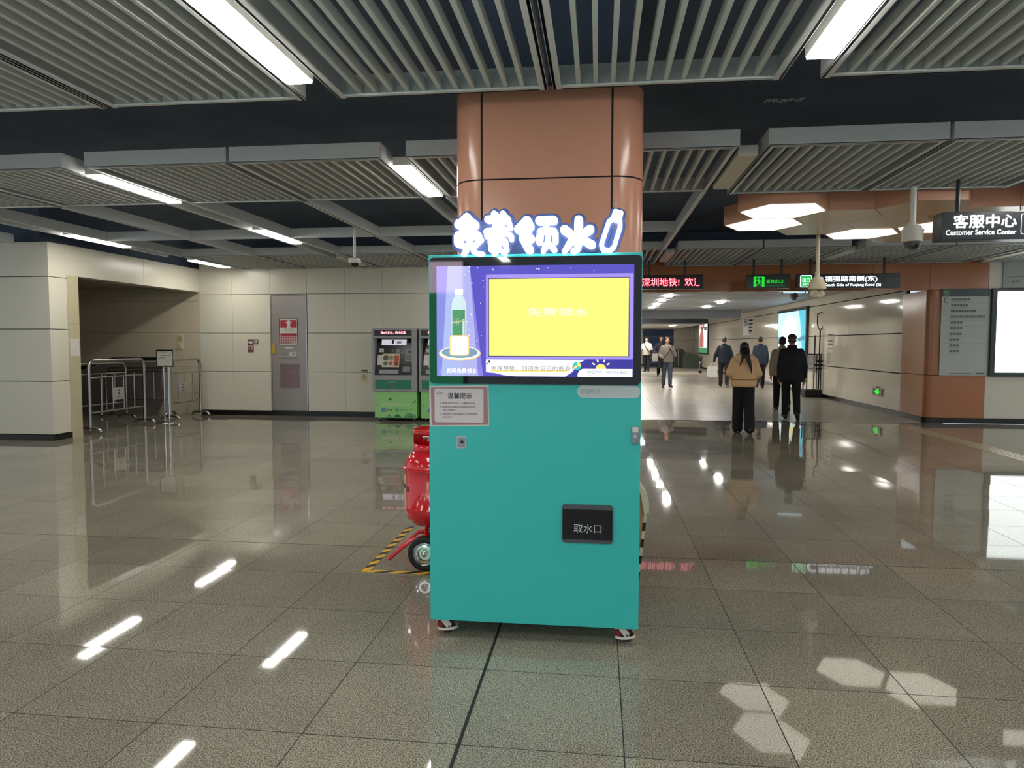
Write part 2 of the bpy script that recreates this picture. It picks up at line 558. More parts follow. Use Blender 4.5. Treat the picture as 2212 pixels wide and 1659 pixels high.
# ------------------------------------------------------------------ column
b = B()
def col_poly(x0, x1, y0, y1, r):
    return rr_pts(x0, y0, x1, y1, r, 8)
for a, c in ((0.12, 1.30), (1.31, 2.508), (2.518, 3.075)):
    b.prism(col_poly(-0.935, 0.272, 4.46, 5.56, 0.19), a, c, M_ORANGE)
b.prism(col_poly(-0.93, 0.267, 4.465, 5.55, 0.19), 0.1, 3.07, M_GAP)
b.prism(col_poly(-0.88, 0.22, 4.52, 5.50, 0.05), 2.98, 3.66, M_DARK)
b.prism(col_poly(-0.94, 0.277, 4.45, 5.57, 0.19), 0, 0.12, M_BASE)
for x in (-0.742, 0.072):
    b.span((x - 0.006, 4.4585, 0.12), (x + 0.006, 4.47, 3.07), M_GAP)
struct(b.out('column', recalc=True))

# ------------------------------------------------------------------ slatted ceiling panels
def ceiling_panel(x0, x1, y0, y1, label, group):
    t = thing('ceiling_panel', label, 'ceiling panel', ((x0 + x1) / 2, (y0 + y1) / 2, Z_C), 0, group)
    hx, hy, h, wd = (x1 - x0) / 2, (y1 - y0) / 2, 0.135, 0.05
    b = B()
    for sx in (-1, 1):
        b.span((sx * hx, -hy, 0), (sx * (hx - 0.022), hy, h), M_GREY, bev=0.003)
        b.span((sx * hx, -hy, 0), (sx * (hx - wd), hy, 0.012), M_GREY, bev=0.002)
    for sy in (-1, 1):
        b.span((-hx + 0.02, sy * hy, 0.0005), (hx - 0.02, sy * (hy - 0.022), h - 0.001), M_GREY, bev=0.003)
        b.span((-hx + 0.02, sy * hy, 0.0005), (hx - 0.02, sy * (hy - wd), 0.0115), M_GREY, bev=0.002)
    b.out('frame', t)
    n = 11
    s = B()
    for i in range(n):
        x = -hx + wd + (2 * hx - 2 * wd) * (i + 1) / (n + 1)
        s.span((x - 0.013, -hy + 0.02, 0.014), (x + 0.013, hy - 0.02, 0.075), M_SLAT, bev=0.002)
    s.out('slats', t)
    return t

LC = [-1.68 + 2.83 * k for k in range(-3, 5)]     # lamp lines
ORD = ['first', 'second', 'third', 'fourth', 'fifth', 'sixth', 'seventh', 'eighth', 'ninth']
ROWN = {'a': 'nearest row overhead', 'b': 'row behind the orange column', 'c': 'farthest row against the end walls'}
def panel_label(x, row):
    # counted from the seam over the middle of the orange column
    k = round((x + 0.283) / 1.415 - 0.5)
    side = 'left' if k < 0 else 'right'
    n = (-k - 1) if k < 0 else k
    return 'grey slatted ceiling panel in the %s, %s to the %s of the column centre' % (ROWN[row], ORD[n], side)
for k, c in enumerate(LC):
    for x0, x1 in ((c + 0.10, c + 1.392), (c + 1.418, c + 2.722)):
        xm = (x0 + x1) / 2
        if -7.5 < xm < 4.2:
            ceiling_panel(x0 - 0.018, x1 - 0.022, 2.40, 4.262, panel_label(xm, 'a'), 'slatted ceiling panels of the near row')
        if -10.2 < xm < 6.9:
            ceiling_panel(x0 + 0.018, x1 + 0.016, 5.64, 7.23 if xm < 1.1 else 7.40, panel_label(xm, 'b'), 'slatted ceiling panels behind the column')
        if -7.5 < xm < 9.7:
            ceiling_panel(x0, x1, 11.55, 13.70 if xm < 0.6 else 14.03, panel_label(xm, 'c'), 'slatted ceiling panels along the end walls')

# open rails and cross bars between the rows of panels
tn = 2
def rail(a, c):
    global tn
    o = B().span(a, c, M_GREY, bev=0.003).out('trim_%d' % tn)
    struct(o)
    tn += 1
for k, c in enumerate(LC):
    for dx in (0.125, 1.379, 1.431, 2.70):
        x = c + dx
        if -9.9 < x < 1.15:
            y1 = 11.55 if x > -8.0 else 9.69
            rail((x - 0.024 if dx in (0.125, 2.70) else x - 0.013, 7.24, Z_C), (x + 0.024 if dx in (0.125, 2.70) else x + 0.013, y1, Z_C + 0.135))
for x0, x1 in [(LC[i] + 0.15, LC[i] + 1.364) for i in range(4)] + [(LC[i] + 1.446, LC[i] + 2.675) for i in range(4)]:
    if -8.1 < x0 < 1.0:
        rail((x0, 9.67, Z_C + 0.001), (x1, 9.72, Z_C + 0.134))

# ------------------------------------------------------------------ fluorescent ceiling lamps
def lamp(x, y, lit, label, width=0.145, length=1.22, z=Z_C - 0.004, group='fluorescent lamps between the ceiling panels', full=True):
    t = thing('ceiling_lamp', label, 'ceiling lamp', (x, y, z), 0, group)
    hw, hl = width / 2, length / 2
    b = B()
    b.span((-hw - 0.006, -hl - 0.008, 0.004), (hw + 0.006, hl + 0.008, 0.075), M_WHITE, bev=0.004)
    b.out('housing', t)
    B().span((-hw, -hl, -0.010), (hw, hl, 0.02), (G_LAMP2 if y > 15 else G_LAMP) if lit else M_LAMPOFF, bev=0.003).out('diffuser', t)
    return t
# (x index from the lamp line left of the column, near end y, lit, label)
L_LAMPS = [
    (-1, 2.74, 1, 'lit ceiling lamp at top left, brightest and nearest of the lamps left of the column'),
    (0, 2.72, 1, 'lit ceiling lamp at top right, between the two nearest slatted panels right of the column'),
    (-2, 5.88, 1, 'lit ceiling lamp left of the column, second panel row, leftmost of that row'),
    (-1, 5.88, 1, 'lit ceiling lamp immediately left of the orange column, second panel row'),
    (0, 5.86, 0, 'unlit beige ceiling lamp immediately right of the orange column, second panel row'),
    (1, 5.88, 1, 'lit ceiling lamp at the right edge above the customer service sign'),
    (-3, 9.07, 1, 'lit ceiling lamp over the white corner block at left, among open rails'),
    (-2, 8.97, 1, 'lit ceiling lamp among the open rails left of the hanging dome camera'),
    (-1, 8.97, 1, 'lit ceiling lamp hidden behind the orange column among open rails'),
    (-3, 12.05, 1, 'lit ceiling lamp closest to the far wall beside the alcove header'),
    (-2, 11.97, 0, 'unlit ceiling lamp against the far wall behind the hanging dome camera'),
    (-1, 11.97, 1, 'lit ceiling lamp against the far wall hidden behind the dispenser'),
    (0, 11.97, 0, 'unlit ceiling lamp above the red scrolling message display'),
    (1, 11.97, 0, 'unlit ceiling lamp over the street exit sign in the far panel row'),
    (2, 12.30, 0, 'unlit ceiling lamp over the white end wall at far right'),
    (-3, 5.88, 1, 'lit ceiling lamp out of frame left in the second panel row'),
    (-2, 2.78, 1, 'lit ceiling lamp out of frame left in the nearest panel row'),
    (1, 2.78, 1, 'lit ceiling lamp out of frame right in the nearest panel row'),
    (2, 5.88, 1, 'lit ceiling lamp far right out of frame in the second panel row'),
    (2, 8.97, 1, 'lit ceiling lamp far right out of frame beyond the hexagons'),
    (3, 5.88, 1, 'added unseen lit ceiling lamp farthest right in the second panel row'),  # this lamp and the next two are added unseen to brighten the right walls
    (3, 8.97, 1, 'added unseen lit ceiling lamp farthest right in the middle of the hall'),
    (3, 11.97, 1, 'added unseen lit ceiling lamp farthest right along the end wall'),
]
for k, y0, lit, lab in L_LAMPS:
    x = -1.68 + 2.83 * (k + 1) + {2.74: -0.035, 2.72: -0.012, 5.88: 0.022}.get(y0, 0.01)
    lamp(x, y0 + 0.61, lit, lab)
for k in (-3, -2, -1, 0, 1, 2):  # unseen lamp rows added behind the camera to light the dispenser front
    for y0 in (-0.3, -3.4, -6.0):
        lamp(-1.68 + 2.83 * (k + 1), y0 + 0.61, 1, 'added lit ceiling lamp, unseen behind the viewpoint', group='added lamps behind the viewpoint')
# passage lamps
PL = [(1.86, 19.35, 'first'), (1.86, 21.4, 'second'), (1.86, 23.4, 'third'), (1.86, 25.45, 'fourth'),
      (3.72, 22.3, 'first'), (3.72, 25.3, 'second')]
for x, y, o_ in PL:
    lamp(x, y, 1, 'lit lamp on the passage ceiling, %s from the entrance in the %s row' % (o_, 'left' if x < 2 else 'right'), 0.17, 0.60, 2.755, 'lamps on the passage ceiling')
lamp(3.7, 36.5, 1, 'lit lamp on the lowered ceiling deep in the passage', 0.2, 1.2, 2.40, 'lamps on the passage ceiling')
lamp(1.9, 31.0, 1, 'added lit lamp over the passage between the two dark beams', 0.16, 1.2, 2.755, 'lamps on the passage ceiling')  # extra lamp continuing the left row, added to brighten the passage
lamp(1.9, 37.5, 1, 'added lit lamp on the lowered passage ceiling hidden behind the dispenser', 0.2, 1.2, 2.40, 'lamps on the passage ceiling')  # added out of sight to brighten the low end of the passage
lamp(1.9, 42.0, 1, 'added lit lamp near the blue shutter at the end of the passage', 0.2, 1.2, 2.40, 'lamps on the passage ceiling')  # another unseen lamp added for more light in the passage

# ------------------------------------------------------------------ hexagon ceiling
M_HEXS = mat('orange_hexagon_side', '#dca487', rough=0.3, noise=0.04)
def hex_pts(a, b):
    return [(a, 0), (a / 2, b), (-a / 2, b), (-a, 0), (-a / 2, -b), (a / 2, -b)]
HEX = [(0, -1, 1, 'lit hexagonal ceiling panel, upper one nearest the orange column'),
       (0, 0, 1, 'lit hexagonal ceiling panel, lower one nearest the orange column'),
       (1, -0.5, 0, 'orange hexagonal ceiling panel right of the upper lit hexagon'),
       (1, 0.5, 0, 'orange hexagonal ceiling panel right of the lower lit hexagon'),
       (2, -1, 0, 'orange hexagonal ceiling panel nearest the slatted row, behind the dome camera pole'),
       (2, 0, 0, 'orange hexagonal ceiling panel left of the sealed dome camera'),
       (2, 1, 1, 'lit hexagonal ceiling panel over the egg shaped camera and street exit sign'),
       (3, -0.5, 0, 'orange hexagonal ceiling panel above the customer service sign'),
       (3, 0.5, 1, 'lit hexagonal ceiling panel half hidden by the customer service sign'),
       (3, 1.5, 0, 'orange hexagonal ceiling panel below the lit one left of the customer service sign'),
       (4, -1, 1, 'lit hexagonal ceiling panel over the right end of the customer service sign'),
       (4, 0, 0, 'orange hexagonal ceiling panel out of frame right'),
       (5, -0.5, 1, 'added lit hexagonal ceiling panel, unseen out of frame right')]  # extra lit cell added beyond the frame as a light source
for i, j, lit, lab in HEX:
    x, y = 1.945 + 0.7075 * i, 8.81 + 0.87 * j
    t = thing('hexagonal_ceiling_panel', lab, 'ceiling panel', (x, y, 2.9), 0, 'hexagonal panels of the feature ceiling')
    b = B()
    b.rings([[Vector((px, py, z)) for px, py in hex_pts(0.4675, 0.431)] for z in (0.0, 0.22)], M_TAN if not lit else M_HEXS)
    b.out('body', t, recalc=True)
    if lit:
        b = B()
        b.rings([[Vector((px, py, z)) for px, py in hex_pts(0.435, 0.40)] for z in (-0.006, 0.004)], G_HEX)
        b.out('diffuser', t, recalc=True)
    else:
        b = B()
        P = hex_pts(0.47, 0.4335); Q = hex_pts(0.4676, 0.4311)
        b.rings([[Vector((px, py, z)) for px, py in P] for z in (0.002, 0.22)], M_HEXS, caps=False)
        b.out('side_trim', t, recalc=True)

# ------------------------------------------------------------------ water dispenser
YM = 3.417
MT = mat('teal_painted_steel', '#36c0bc', rough=0.38, noise=0.03, nscale=3)
disp = thing('water_dispenser', 'teal free water dispenser cabinet with a large lit screen, in front of the orange column', 'water dispenser', (-0.316, YM, 0))
HX = 0.519
b = B()
b.span((-HX, 0.0, 0.085), (HX, 0.55, 1.914), MT, bev=0.004)
b.out('cabinet', disp)
def mu(x): return x + 0.316
# screen glass with rounded corners, its lit picture, all slightly proud of the cabinet face
b = B()
b.prism_y(rr_pts(mu(-0.828), 1.283, mu(0.200), 1.899, 0.022), -0.014, 0.002, mat('black_screen_glass', '#06070a', rough=0.03, noise=0))
b.out('screen_glass', disp, recalc=True)
G = lambda n, c, e=1.0: glow('screen_' + n, c, e, True)
S_BG, S_BEAM, S_BEAM2 = G('violet', '#5c54d0', 0.9), G('pale_violet', '#8f86ea', 0.95), G('mist', '#b4b8f2', 1.0)
S_LIL, S_YEL, S_WH, S_YEL2 = G('lilac', '#a996fb', 1.0), G('yellow', '#fffb78', 1.15), G('white', '#ffffff', 1.2), G('pale_yellow', '#ffffd0', 1.2)
S_NAVY, S_LINE = G('navy', '#4038b0', 0.8), G('dark_violet', '#4a4390', 0.7)
S_GRN, S_AQ, S_PEA, S_GR = G('bottle_green', '#5a9a6a', 0.9), G('aqua', '#37c9cf', 1.0), G('peach', '#f6cf8a', 1.1), G('grey', '#a8a3a0', 0.9)
S_BOT, S_SUN, S_GOLD, S_BLU = G('bottle_white', '#d8ecf4', 1.0), G('sun', '#fbe679', 1.1), G('label_gold', '#c6c58a', 1.0), G('blue_text', '#7f94c8', 0.9)
S_STAGE = G('stage_blue', '#86a9c4', 0.9)
b = B(); b.layer = 0
Y0 = -0.0142
def q(u, v): return (mu(u), v)
b.rect(mu(-0.791), 1.321, mu(0.164), 1.857, S_BG, Y0)
b.poly([q(-0.791, 1.857), q(-0.626, 1.857), q(-0.560, 1.321), q(-0.791, 1.321)], S_BEAM, Y0)
b.poly([q(-0.735, 1.857), q(-0.626, 1.857), q(-0.585, 1.321), q(-0.768, 1.321)], S_BEAM2, Y0)
rs = random.Random(11)
for i in range(34):
    u, v = -0.66 + 0.8 * rs.random(), 1.825 + 0.028 * rs.random()
    if i > 10: u, v = -0.655 + 0.10 * rs.random(), 1.45 + 0.38 * rs.random()
    r = 0.0012 + 0.002 * rs.random()
    b.ell(mu(u), v, r * 1.2, r, S_WH, Y0, 8); b.layer -= 1
b.layer += 1
# framed yellow picture
b.rrect(mu(-0.546), 1.406, mu(0.161), 1.814, 0.006, S_LIL, Y0)
b.rect(mu(-0.534), 1.4165, mu(0.144), 1.797, S_LINE, Y0)
b.rect(mu(-0.530), 1.421, mu(0.140), 1.793, S_YEL, Y0)
b.text('免费领水', mu(-0.198), 1.613, S_YEL2, h=0.040, w=0.29, align='C', bold=0.02, y=Y0)
# lower banner
b.poly([q(-0.546, 1.403), q(-0.062, 1.403), q(-0.10, 1.385), q(-0.125, 1.345), q(-0.160, 1.322), q(-0.40, 1.322), q(-0.46, 1.327), q(-0.50, 1.337), q(-0.546, 1.341)], S_WH, Y0)
b.rect(mu(-0.522), 1.3435, mu(-0.15), 1.352, S_SUN, Y0)
b.text('发挥想象，创造你自己的瓶身！', mu(-0.522), 1.348, S_GR, h=0.024, w=0.40, bold=0.01, y=Y0)
b.poly([q(-0.538, 1.394), q(-0.525, 1.401), q(-0.525, 1.382)], S_LINE, Y0)
b.poly([q(-0.546, 1.378), q(-0.538, 1.386), q(-0.53, 1.379)], S_LINE, Y0)
b.poly([q(-0.055, 1.403), q(0.161, 1.403), q(0.161, 1.322), q(-0.15, 1.322), q(-0.118, 1.345), q(-0.095, 1.385)], S_NAVY, Y0)
b.ell(mu(-0.103), 1.374, 0.020, 0.020, S_AQ, Y0)
b.ell(mu(-0.094), 1.380, 0.008, 0.012, S_SUN, Y0, 12, 0.5)
b.ell(mu(-0.110), 1.368, 0.006, 0.009, S_SUN, Y0, 12, -0.6)
b.ell(mu(0.011), 1.359, 0.025, 0.025, S_SUN, Y0)
for a in (35, 68, 112, 145):
    c, s_ = math.cos(math.radians(a)), math.sin(math.radians(a))
    b.ell(mu(0.011 + 0.042 * c), 1.359 + 0.042 * s_, 0.008, 0.0038, S_WH, Y0, 10, math.radians(a)); b.layer -= 1
b.layer += 1
b.poly([q(-0.10, 1.322)] + [q(-0.07 - 0.03 * math.cos(math.radians(t)), 1.328 + 0.032 * math.sin(math.radians(t))) for t in range(0, 91, 15)] + [q(0.16, 1.360), q(0.16, 1.322)], S_WH, Y0)
b.text('客服热线：400-998-8651', mu(-0.055), 1.337, S_BLU, h=0.016, w=0.19, y=Y0)
b.text('设备编号：', mu(-0.055), 1.326, S_BLU, h=0.006, y=Y0)
# stage, bottle, blank square
b.ell(mu(-0.675), 1.432, 0.104, 0.036, S_PEA, Y0, 40)
b.ell(mu(-0.675), 1.434, 0.098, 0.032, S_WH, Y0, 40)
b.ell(mu(-0.675), 1.437, 0.090, 0.027, S_STAGE, Y0, 40)
bt = [(-0.036, 0), (0.036, 0), (0.037, 0.13), (0.036, 0.165), (0.030, 0.19), (0.019, 0.205), (0.018, 0.216), (-0.018, 0.216), (-0.019, 0.205), (-0.030, 0.19), (-0.036, 0.165), (-0.037, 0.13)]
b.poly([q(-0.678 + x, 1.505 + z) for x, z in bt], S_BOT, Y0)
b.rect(mu(-0.711), 1.510, mu(-0.648), 1.645, S_GRN, Y0)
b.rect(mu(-0.660), 1.510, mu(-0.650), 1.600, S_BOT, Y0)
b.poly([q(-0.711, 1.578), q(-0.645, 1.590), q(-0.645, 1.600), q(-0.68, 1.588), q(-0.711, 1.586)], S_GOLD, Y0)
for dx in (-0.70, -0.69, -0.68):
    b.rect(mu(dx), 1.570, mu(dx + 0.0012), 1.604, S_BOT, Y0); b.layer -= 1
b.layer += 1
b.rrect(mu(-0.697), 1.717, mu(-0.657), 1.745, 0.004, S_WH, Y0)
b.rrect(mu(-0.725), 1.421, mu(-0.627), 1.521, 0.014, S_PEA, Y0)
b.rrect(mu(-0.719), 1.427, mu(-0.633), 1.515, 0.010, S_WH, Y0)
b.text('扫码免费领水', mu(-0.738), 1.336, S_WH, h=0.023, w=0.148, bold=0.02, y=Y0)
for i in range(3):
    x = -0.776 + i * 0.009
    b.poly([q(x, 1.338), q(x + 0.003, 1.338), q(x + 0.008, 1.345), q(x + 0.003, 1.352), q(x, 1.352), q(x + 0.005, 1.345)], S_BEAM2, Y0); b.layer -= 1
b.out('display', disp)
# pick-up hatch
b = B()
b.prism_y(rr_pts(mu(-0.171), 0.507, mu(0.075), 0.697, 0.016), -0.010, 0.002, mat('graphite_metal', '#5c5f66', rough=0.3, metal=0.6))
b.prism_y(rr_pts(mu(-0.168), 0.526, mu(0.072), 0.674, 0.004), -0.013, 0.0, mat('black_flap_glass', '#090b12', rough=0.05, noise=0))
b.layer = 4
b.text('取水口', mu(-0.047), 0.560, mat('pale_lettering', '#c9ccd0', rough=0.5), h=0.044, w=0.134, align='C', y=-0.0132)
for i in range(5):
    b.rect(mu(-0.122 + i * 0.046), 0.530, mu(-0.1205 + i * 0.046), 0.553, mat('dim_etched_line', '#2a2d38', rough=0.4), -0.0132)
b.out('pickup_flap', disp)
# hotline sticker
b = B()
b.rrect(mu(-0.102), 1.219, mu(0.2), 1.279, 0.029, mat('silver_sticker', '#c3cdd0', rough=0.45), -0.001, 8)
b.text('客服热线:', mu(-0.087), 1.236, mat('faded_sticker_ink', '#8fa5a8'), h=0.027, w=0.10, y=-0.001)
b.out('sticker', disp)
# locks
b = B()
b.span((mu(-0.696), -0.004, 0.961), (mu(-0.647), 0.001, 1.023), mat('pale_grey_plastic', '#b4bac6', rough=0.4), bev=0.002)
b.span((mu(-0.690), -0.0055, 0.967), (mu(-0.653), 0, 1.017), mat('mid_grey_plastic', '#8b94a4', rough=0.4), bev=0.002)
b.lathe([(0.0085, 0), (0.0085, 0.002), (0.0001, 0.002)], M_BLACK, 16, (mu(-0.668), -0.0075, 0.994), 'Y')
b.out('sensor_plate', disp)
b = B()
b.span((mu(0.161), -0.012, 0.999), (mu(0.194), 0.001, 1.083), mat('lock_grey', '#8f959a', rough=0.3, metal=0.7), bev=0.003)
b.span((mu(0.163), -0.013, 1.055), (mu(0.192), 0.0, 1.081), M_WHITE, bev=0.002)
b.lathe([(0.0085, 0), (0.0085, 0.006), (0.0001, 0.006)], M_CHROME, 16, (mu(0.177), -0.016, 1.037), 'Y')
b.box((mu(0.177), -0.0165, 1.037), (0.002, 0.002, 0.009), M_BLACK)
b.out('swing_handle_lock', disp)
# casters
M_CWH = mat('caster_wheel_brown', '#2a1714', rough=0.35)
def caster(x, y, ang):
    t = B()
    R = Matrix.Rotation(ang, 3, 'Z')
    def P(v): return R @ Vector(v)
    for s_ in (-1, 1):
        t.rings([[P((a, s_ * 0.019 + d, z)) for a, z in ((-0.012, 0.078), (0.022, 0.078), (0.05, 0.046), (0.046, 0.026), (0.026, 0.026))] for d in (-0.002, 0.002)], M_WHITE)
    t.box((0, 0, 0.080), (0.062, 0.055, 0.010), M_WHITE, 0.002, R)
    t.cyl(P((0.036, -0.024, 0.036)), P((0.036, 0.024, 0.036)), 0.006, M_STEEL, 10)
    t.rings([[P((0.036 + 0.054 * math.cos(a), 0.035 * math.sin(a), z)) for a in [2 * PI * i / 20 for i in range(20)]] for z in (0.020, 0.034)], M_WHITE, caps=False)
    o = t.out('caster', disp, (x, y, 0), recalc=True)
    wv = B()
    wv.cyl(P((0.036, -0.014, 0.0355)), P((0.036, 0.014, 0.0355)), 0.0355, M_CWH, 24)
    wv.out('wheel', o)
    f = B()
    f.cyl((0, 0, 0.03), (0, 0, 0.062), 0.018, mat('red_levelling_nut', '#7c1e22', rough=0.4), 12)
    f.out('levelling_nut', o)
for x, y, a in ((-0.475, 0.052, 0.45), (0.425, 0.052, 0.35), (-0.45, 0.47, 2.6), (0.44, 0.47, 0.8)):
    caster(x, y, a)

# taped paper notice on the cabinet
nt_ = B()
nt_.step = 0.0003
PK = mat('pink_border_print', '#a87a80', rough=0.45, noise=0.06, nscale=30)
nt_.poly([(-0.148, -0.100), (0.150, -0.092), (0.147, 0.108), (-0.150, 0.101)], M_PAPER)
nt_.poly([(-0.140, -0.094), (0.145, -0.087), (0.142, 0.102), (-0.143, 0.095)], PK)
nt_.rrect(-0.124, -0.078, 0.122, 0.090, 0.010, mat('notice_face', '#d6cdd2', rough=0.5))
nt_.text('温馨提示', 0.003, 0.040, M_INK, h=0.028, w=0.120, align='C', bold=0.015)
nt_.text('Gor', -0.112, 0.060, M_INK, h=0.014, w=0.030)
for z, t_, wd in ((0.013, '# 请依次排队领水，不要同时扫码。', 0.18), (-0.006, '# 免费领水瓶身有您的微信头像，', 0.178), (-0.022, '   请注意核对', 0.062), (-0.040, '# 免费领水不需要输入手机号或验', 0.185), (-0.056, '   证码!!!', 0.045)):
    nt_.text(t_.strip(), -0.095 if t_[0] == '#' else -0.080, z, mat('notice_ink', '#5d5560'), h=0.0095, w=wd)
o = nt_.out('paper_notice', None, (-0.683, YM - 0.0006, 1.168))
tag(o, 'pink bordered paper notice taped below the left end of the dispenser screen', 'notice')

# glowing lettering standing on the cabinet
G_SIGN = glow('sign_white_light', '#e6f0ff', 7.0)
M_BACKP = mat('navy_sign_backing', '#2c3b62', rough=0.3, noise=0.05)
sign = thing('illuminated_sign', 'glowing white free water lettering with a bottle outline on top of the teal dispenser', 'illuminated sign', (-0.302, 3.412, 1.907))
K = 0.000413
def sp(x, y): return ((x - 1079) * K, (660 - y) * K)
N_STROKE = [0]
def stroke(b, pts, r, y0, y1, M):
    """fat round-ended brush stroke as an extruded outline, radius r (one value or one for each point)"""
    pts = [Vector(p) for p in pts]
    R = r if isinstance(r, (list, tuple)) else [r] * len(pts)
    for i in range(len(pts) - 1):
        a, c = pts[i], pts[i + 1]
        d = (c - a)
        if d.length < 1e-6: continue
        t = math.atan2(d.y, d.x)
        pl = []
        for k in range(9):
            g = t + PI / 2 + PI * k / 8
            pl.append((a.x + R[i] * math.cos(g), a.y + R[i] * math.sin(g)))
        for k in range(9):
            g = t - PI / 2 + PI * k / 8
            pl.append((c.x + R[i + 1] * math.cos(g), c.y + R[i + 1] * math.sin(g)))
        N_STROKE[0] += 1
        e = (N_STROKE[0] % 60) * 0.00006      # no two strokes share one plane
        b.prism_y(pl, y0 - e, y1, M)
CH = {
 'mian': [([(270, 215), (180, 300)], [42, 46]), ([(180, 300), (350, 310)], 58), ([(270, 222), (340, 298)], [44, 48]),
          ([(170, 432), (390, 432)], 48), ([(165, 440), (168, 520)], 48), ([(185, 535), (245, 560)], 34), ([(400, 440), (432, 482)], 30), ([(432, 482), (350, 562)], 26),
          ([(305, 440), (295, 540), (225, 650)], [34, 32, 24]), ([(345, 550), (350, 620), (400, 645), (455, 645)], [26, 28, 26, 22])],
 'fei': [([(590, 185), (590, 250)], 32), ([(695, 190), (695, 250)], 34), ([(520, 250), (740, 250)], 42), ([(750, 260), (780, 350)], 30),
         ([(510, 395), (720, 385)], 42), ([(520, 440), (560, 450)], 44), ([(612, 200), (605, 430), (570, 500)], [32, 34, 36]), ([(690, 200), (684, 450)], 28),
         ([(735, 420), (790, 440), (790, 485)], 26), ([(560, 500), (570, 600)], 42), ([(600, 500), (700, 500)], 44), ([(720, 510), (735, 610)], 28),
         ([(640, 530), (640, 590), (590, 655)], [32, 28, 22]), ([(680, 620), (715, 650)], 26)],
 'ling': [([(970, 265), (880, 370)], [42, 52]), ([(980, 270), (1010, 340)], [44, 48]), ([(905, 400), (985, 395)], 42), ([(930, 480), (1020, 480)], 46), ([(950, 520), (1000, 600)], [44, 50]), ([(1000, 590), (1010, 610)], 42),
          ([(1120, 275), (1280, 275)], 48), ([(1200, 300), (1195, 380)], 30), ([(1130, 400), (1120, 520)], 38), ([(1150, 395), (1290, 400)], 36), ([(1305, 420), (1305, 520)], 30),
          ([(1220, 420), (1215, 540)], 28), ([(1210, 540), (1160, 630)], [36, 24]), ([(1250, 560), (1290, 610)], [32, 34])],
 'shui': [([(1570, 275), (1570, 480), (1560, 600)], [46, 50, 38]), ([(1555, 610), (1510, 635)], 32), ([(1410, 385), (1510, 460)], [50, 44]), ([(1500, 500), (1405, 635)], [42, 26]),
          ([(1700, 385), (1620, 450)], [48, 44]), ([(1630, 510), (1720, 560)], [42, 46])],
}
bk = B()
for key, strokes in CH.items():
    b = B()
    for pts, r in strokes:
        pp = [sp(*p) for p in pts]
        rr = [v * K for v in r] if isinstance(r, list) else r * K
        stroke(b, pp, rr, -0.030, 0.0, G_SIGN)
        rb = [v + 42 * K for v in rr] if isinstance(rr, list) else rr + 42 * K
        pb = [(x, max(z, 0.008 + (rb[i] if isinstance(rb, list) else rb))) for i, (x, z) in enumerate(pp)]
        stroke(bk, pb, rb, 0.006, 0.016, M_BACKP)
    o = b.out('character', sign)
# bottle outline
b = B()
ob = [(1985, 190), (1960, 270), (1915, 300), (1830, 560), (1850, 620), (1930, 630), (1975, 590), (2040, 370), (2040, 310), (2030, 280), (2050, 210), (1985, 190)]
pp = [sp(*p) for p in ob]
stroke(b, pp, 24 * K, -0.030, 0.0, G_SIGN)
stroke(b, [sp(1995, 210), sp(2040, 225), sp(2000, 290)], 26 * K, -0.029, 0.0, G_SIGN)
b.out('bottle_outline', sign)
for p_, q_ in zip(ob, ob[1:]):
    pz_ = [sp(*p_), sp(*q_)]
    stroke(bk, [(x, max(z, 60 * K + 0.008)) for x, z in pz_], 60 * K, 0.006, 0.016, M_BACKP)
stroke(bk, [sp(1930, 420), sp(1900, 500)], 60 * K, 0.0065, 0.0155, M_BACKP)
bk.span((sp(170, 0)[0], 0.0062, 0.0075), (sp(1980, 0)[0], 0.0158, 0.075), M_BACKP)
bk.out('backing_board', sign, recalc=True)

# ------------------------------------------------------------------ wheeled gas cylinder and the hazard tape
MR = mat('red_gloss_paint', '#d81e2c', rough=0.16, noise=0.03, coat=0.5)
fx = thing('wheeled_fire_extinguisher', 'red wheeled fire extinguisher cylinder standing left behind the teal dispenser', 'fire extinguisher', (-1.115, 4.70, 0))
b = B()
b.lathe([(0.0001, 0.235), (0.09, 0.238), (0.15, 0.255), (0.19, 0.30), (0.203, 0.35), (0.203, 0.37), (0.206, 0.372), (0.203, 0.375), (0.203, 0.628), (0.216, 0.632), (0.216, 0.642), (0.203, 0.648), (0.198, 0.675), (0.178, 0.715), (0.145, 0.745), (0.08, 0.765), (0.0001, 0.768)], MR, 48)
b.out('cylinder', fx, recalc=True)
b = B()
n = 40
def cring(r, z): return [Vector((r * math.cos(2 * PI * i / n), r * math.sin(2 * PI * i / n), z)) for i in range(n)]
k = b.mi(MR)
zs = [0.742, 0.80, 0.835, 0.87, 0.895]
grid = [[b.bm.verts.new(p) for p in cring(0.142, z)] for z in zs]
for zi in range(4):
    for i in range(n):
        a = 360 * i / n
        slot = zi in (1, 2) and (205 <= a <= 262 or 280 <= a <= 338 or 40 <= a <= 100)
        if slot and not (zi == 1 and int(a) % 1): continue
        f = b.bm.faces.new((grid[zi][i], grid[zi][(i + 1) % n], grid[zi + 1][(i + 1) % n], grid[zi + 1][i])); f.material_index = k
o = b.out('collar', fx)
md = o.modifiers.new('thickness', 'SOLIDIFY'); md.thickness = 0.004
B().tube(cring(0.142, 0.897), 0.005, MR, 8, closed=True).out('rim', o)
b = B()
b.cyl((0, 0, 0.76), (0, 0, 0.85), 0.028, mat('valve_brass', '#a08b55', rough=0.3, metal=1.0), 16)
b.cyl((-0.07, -0.05, 0.835), (0.06, 0.04, 0.845), 0.013, M_CHROME, 12)
b.cyl((-0.02, -0.06, 0.82), (0.0, 0.0, 0.825), 0.016, M_CHROME, 12)
b.out('valve', fx)
b = B()
a0, a1 = 183, 232
